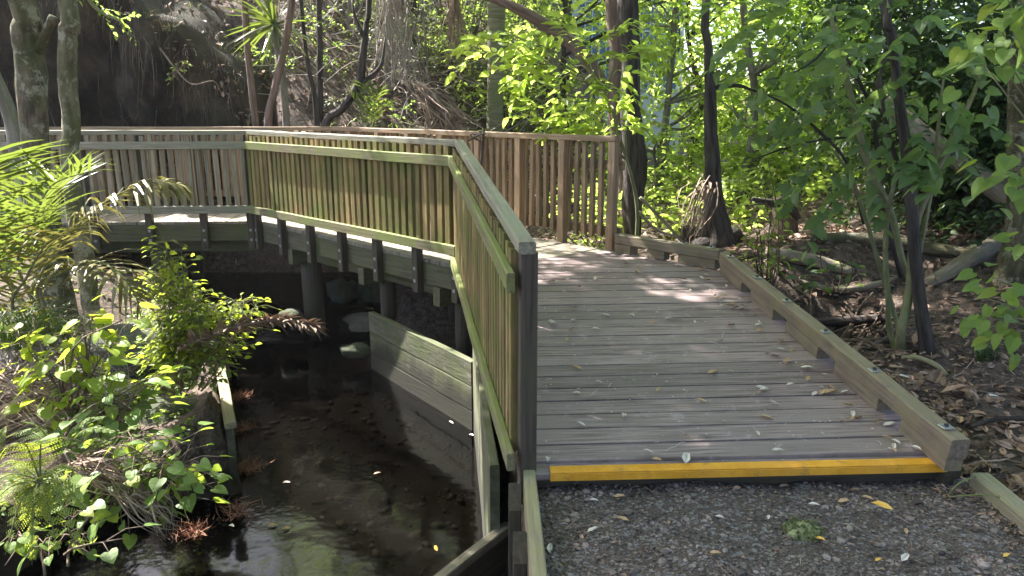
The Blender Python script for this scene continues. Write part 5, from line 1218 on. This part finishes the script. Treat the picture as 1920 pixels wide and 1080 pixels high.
# ------------------------------------------------------------------ fallen leaves on the deck and the gravel
def one_leaf(c, ang, L, w, m, label, group, zoff=.006, nz=None):
    q = MB(); D = A3(math.cos(ang), math.sin(ang), 0); q.leaves(np.array([c + A3(0, 0, zoff)]), np.array([D]), np.array([A3(R.uniform(-.3, .3), R.uniform(-.3, .3), 1)]), L, L * w, CURL)
    return tag(q.build('fallen_leaf', M[m], origin=c), label, 'leaf', group)
def deckp(x, y):
    z = .1
    for _ in range(8): p = at(x, y, z); z = dz(p[0], p[1]) + .002
    return at(x, y, z)
for x, y, L, a, m, lb in [(1325, 702, .055, .2, 'tanleaf', 'curled tan leaf in the middle of the deck'), (1537, 740, .075, .1, 'tanleaf', 'largest curled tan leaf near the kerb on the deck'), (1575, 738, .045, .0, 'petal', 'pale rounded leaf beside the largest tan leaf'), (1440, 733, .05, 2.6, 'petal', 'pale pointed leaf left of the largest tan leaf'), (1320, 527, .05, .1, 'tanleaf', 'small orange brown leaf in the far bright patch of deck'),
                          (1285, 872, .07, 1.3, 'petal', 'pale curled leaf lying across the yellow strip'), (1655, 800, .055, .1, 'petal', 'pale flat leaf near the kerb end of the deck'), (1450, 787, .05, 2.9, 'tanleaf', 'light brown leaf in the near middle of the deck'), (1345, 642, .035, .4, 'litter', 'dark crumpled leaf in the middle of the deck')]:
    one_leaf(deckp(x, y), a, L * 1.35, .42, m, lb, None)
for _ in range(120):
    x = R.uniform(.15, 1.85); y = 3.05 + R.random() ** 1.1 * 3.2
    if R.random() < .4: x = 1.83 - (y - 3) * .10 - abs(R.gauss(0, .10))
    if x > 1.88 - (y - 3) * .11: continue
    one_leaf(A3(x, y, dz(x, y) + .004), R.uniform(0, 6.28), R.uniform(.035, .075), .36, R.choice(('petal', 'petal', 'tanleaf', 'litter')), 'small dry narrow leaf lying on the grey deck boards', 'small dry leaves on the deck')
q = MB(); n = 620; x = NR.uniform(.12, 1.9, n); y = 3.05 + NR.uniform(0, 1, n) * 3.4; k = (x < 1.88 - (y - 3) * .11) & (fbm(x, y, 2.1, 4) + NR.uniform(-1, 1, n) > -.2); x, y = x[k], y[k]; n = len(x)
z = np.array([dz(a, b) for a, b in zip(x, y)]) + .004; s = NR.uniform(.006, .018, n); q.leaves(np.stack((x, y, z), -1), unit(NR.normal(size=(n, 3)) * (1, 1, .1)), A3(0, 0, 1) + NR.normal(size=(n, 3)) * .3, s, s * .5, CURL)
for _ in range(50):
    x_, y_ = R.uniform(.2, 1.8), R.uniform(3.1, 6); a = A3(x_, y_, dz(x_, y_) + .005); d = A3(R.gauss(0, 1), R.gauss(0, 1), 0); d = unit(d) * R.uniform(.02, .09)
    q.tube([a, a + d * .5 + A3(R.uniform(-.006, .006), R.uniform(-.006, .006), .003), a + d], [.0012] * 3, 4, 2)
tag(q.build('flower_debris', M['petal'], origin=(1, 4, .1)), 'tiny pale petals and twigs scattered over the deck boards', 'debris', kind='stuff')
q = MB(); n = 520; x = np.where(NR.uniform(0, 1, n) < .45, 2.03 - np.abs(NR.normal(0, .10, n)), NR.uniform(.12, 2.02, n)); y = np.where(NR.uniform(0, 1, n) < .3, 3.02 - np.abs(NR.normal(0, .05, n)), NR.uniform(2.2, 3.02, n)); s_l = .008 + .03 * NR.uniform(0, 1, n) ** 2
q.leaves(np.stack((x, y, path_z(x, y) + .007), -1), unit(NR.normal(size=(n, 3)) * (1, 1, .2)), A3(0, 0, 1) + NR.normal(size=(n, 3)) * .45, s_l, s_l * .42, CURL)
for _ in range(60):
    a = A3(R.uniform(.15, 2.0), R.uniform(2.25, 3.0), 0); a[2] = float(path_z(a[0], a[1])) + .008; d = unit(A3(R.gauss(0, 1), R.gauss(0, 1), 0)) * R.uniform(.02, .09); q.tube([a, a + d * .5 + A3(R.uniform(-.006, .006), R.uniform(-.006, .006), .002), a + d], [.0014] * 3, 4, 2)
tag(q.build('path_debris', M['litter'], origin=(1, 2.7, -.09)), 'brown leaf crumbs and twigs scattered over the gravel path', 'debris', kind='stuff')
one_leaf(A3(1.575, 2.78, float(path_z(1.575, 2.78)) + .012), 2.6, .085, .42, 'yleaf', 'large yellow leaf on the gravel near the right edging', None, .014)
for x, y, L, a, m in [(1100, 1000, .055, .4, 'petal'), (1105, 940, .04, -.6, 'petal'), (1340, 970, .04, -.8, 'petal'), (1515, 945, .045, -.6, 'petal'), (1570, 940, .05, 0, 'tanleaf'), (1640, 940, .05, 2.8, 'tanleaf'), (1440, 976, .03, 1.2, 'petal'), (1525, 1008, .045, -.8, 'yleaf'), (1330, 1038, .04, -.3, 'tanleaf'), (1690, 1050, .055, .7, 'petal'), (1460, 912, .045, .0, 'litter'), (1150, 932, .05, -.2, 'tanleaf'), (1640, 1052, .03, .3, 'yleaf'), (1180, 975, .05, 2.9, 'tanleaf'), (1030, 1040, .05, 1.4, 'petal'), (1880, 1050, .035, .4, 'yleaf'), (1700, 1000, .035, 1.2, 'tanleaf')]:
    p = at(x, y, -.09); one_leaf(A3(p[0], p[1], float(path_z(p[0], p[1]))), a, L * 1.1, .40, m, 'small dry leaf lying on the dark gravel path', 'small leaves on the gravel', .009)
for x, y, L, m, lb in [(1715, 705, .11, 'petal', 'large pale curled leaf in the litter beside the kerb'), (1800, 740, .06, 'yleaf', 'small yellow leaf in the litter right of the kerb'), (1880, 735, .10, 'petal', 'large pale leaf in the litter at the right edge'), (1800, 790, .08, 'tanleaf', 'rust brown leaf in the litter beside the kerb end')]:
    p = at(x, y, -.1); z = gh(p[0], p[1]); one_leaf(A3(p[0], p[1], z), R.uniform(0, 6), L, .5, m, lb, None, .03)
for x, y, m in [(850, 795, 'petal'), (880, 815, 'petal'), (825, 770, 'petal'), (700, 890, 'tanleaf'), (520, 985, 'yleaf'), (545, 990, 'tanleaf'), (820, 1035, 'yleaf'), (545, 905, 'petal'), (430, 985, 'petal')]:
    p = at(x, y, -.997); one_leaf(p, R.uniform(0, 6), .055, .45, m, 'fallen leaf floating on the dark stream', 'leaves floating on the stream', .004)
# wiry root over the right edging
P = [at(1830, 893, -.03), at(1800, 905, -.02), at(1778, 930, -.09), (at(1800, 930, -.05)), at(1850, 928, -.03), at(1905, 940, -.04), at(1940, 950, -.08)]
q = MB(); q.tube(P, [.0035] * 7, 5, 5); tag(q.build('wiry_root', M['stem'], origin=P[0]), 'thin looping root lying over the right edging beam', 'root')

# ------------------------------------------------------------------ damp forest air
HAZE = .0006
if HAZE:
    m, nt, N, L = newmat('forest_air'); out = N('ShaderNodeOutputMaterial'); pv = N('ShaderNodeVolumePrincipled')
    pv.inputs['Color'].default_value = (.93, .95, 1, 1); pv.inputs['Density'].default_value = HAZE; pv.inputs['Anisotropy'].default_value = .3
    L(pv.outputs[0], out.inputs['Volume'])
    q = MB(); zt = max(float(GZ.max()), 24) + 2
    q.beam((0, -345, (zt - 3) / 2), (0, 345, (zt - 3) / 2), 690, zt + 3, .01)
    tag(q.build('haze', m), 'thin bright haze in the forest air', 'haze', kind='stuff')

# ------------------------------------------------------------------ light
w = bpy.data.worlds.new('World'); SC.world = w; w.use_nodes = True
nt = w.node_tree; bg = nt.nodes['Background']; sky = nt.nodes.new('ShaderNodeTexSky'); sky.sky_type = 'NISHITA'; sky.sun_disc = False
sky.air_density = .8; sky.dust_density = 2.0; sky.ozone_density = .5
sky.sun_elevation = math.asin(SUN[2]); sky.sun_rotation = math.atan2(SUN[0], SUN[1])
nt.links.new(sky.outputs[0], bg.inputs[0]); bg.inputs[1].default_value = .115
ld = bpy.data.lights.new('sun', 'SUN'); ld.energy = 5.0; ld.angle = rad(.5); ld.color = (1, .965, .90)
lo = bpy.data.objects.new('sun', ld); COL.objects.link(lo)
from mathutils import Vector
lo.rotation_euler = Vector(-SUN).to_track_quat('-Z', 'Y').to_euler(); lo.location = (-10, 5, 15)
SC.view_settings.view_transform = 'Standard'; SC.view_settings.look = 'None'; SC.view_settings.gamma = 1; SC.view_settings.use_curve_mapping = False
SC.view_settings.exposure = 2.5
cy = SC.cycles; cy.use_denoising = True; cy.max_bounces = 7; cy.diffuse_bounces = 4; cy.transparent_max_bounces = 8; cy.caustics_reflective = False; cy.caustics_refractive = False
try: cy.denoiser = 'OPENIMAGEDENOISE'
except Exception: pass
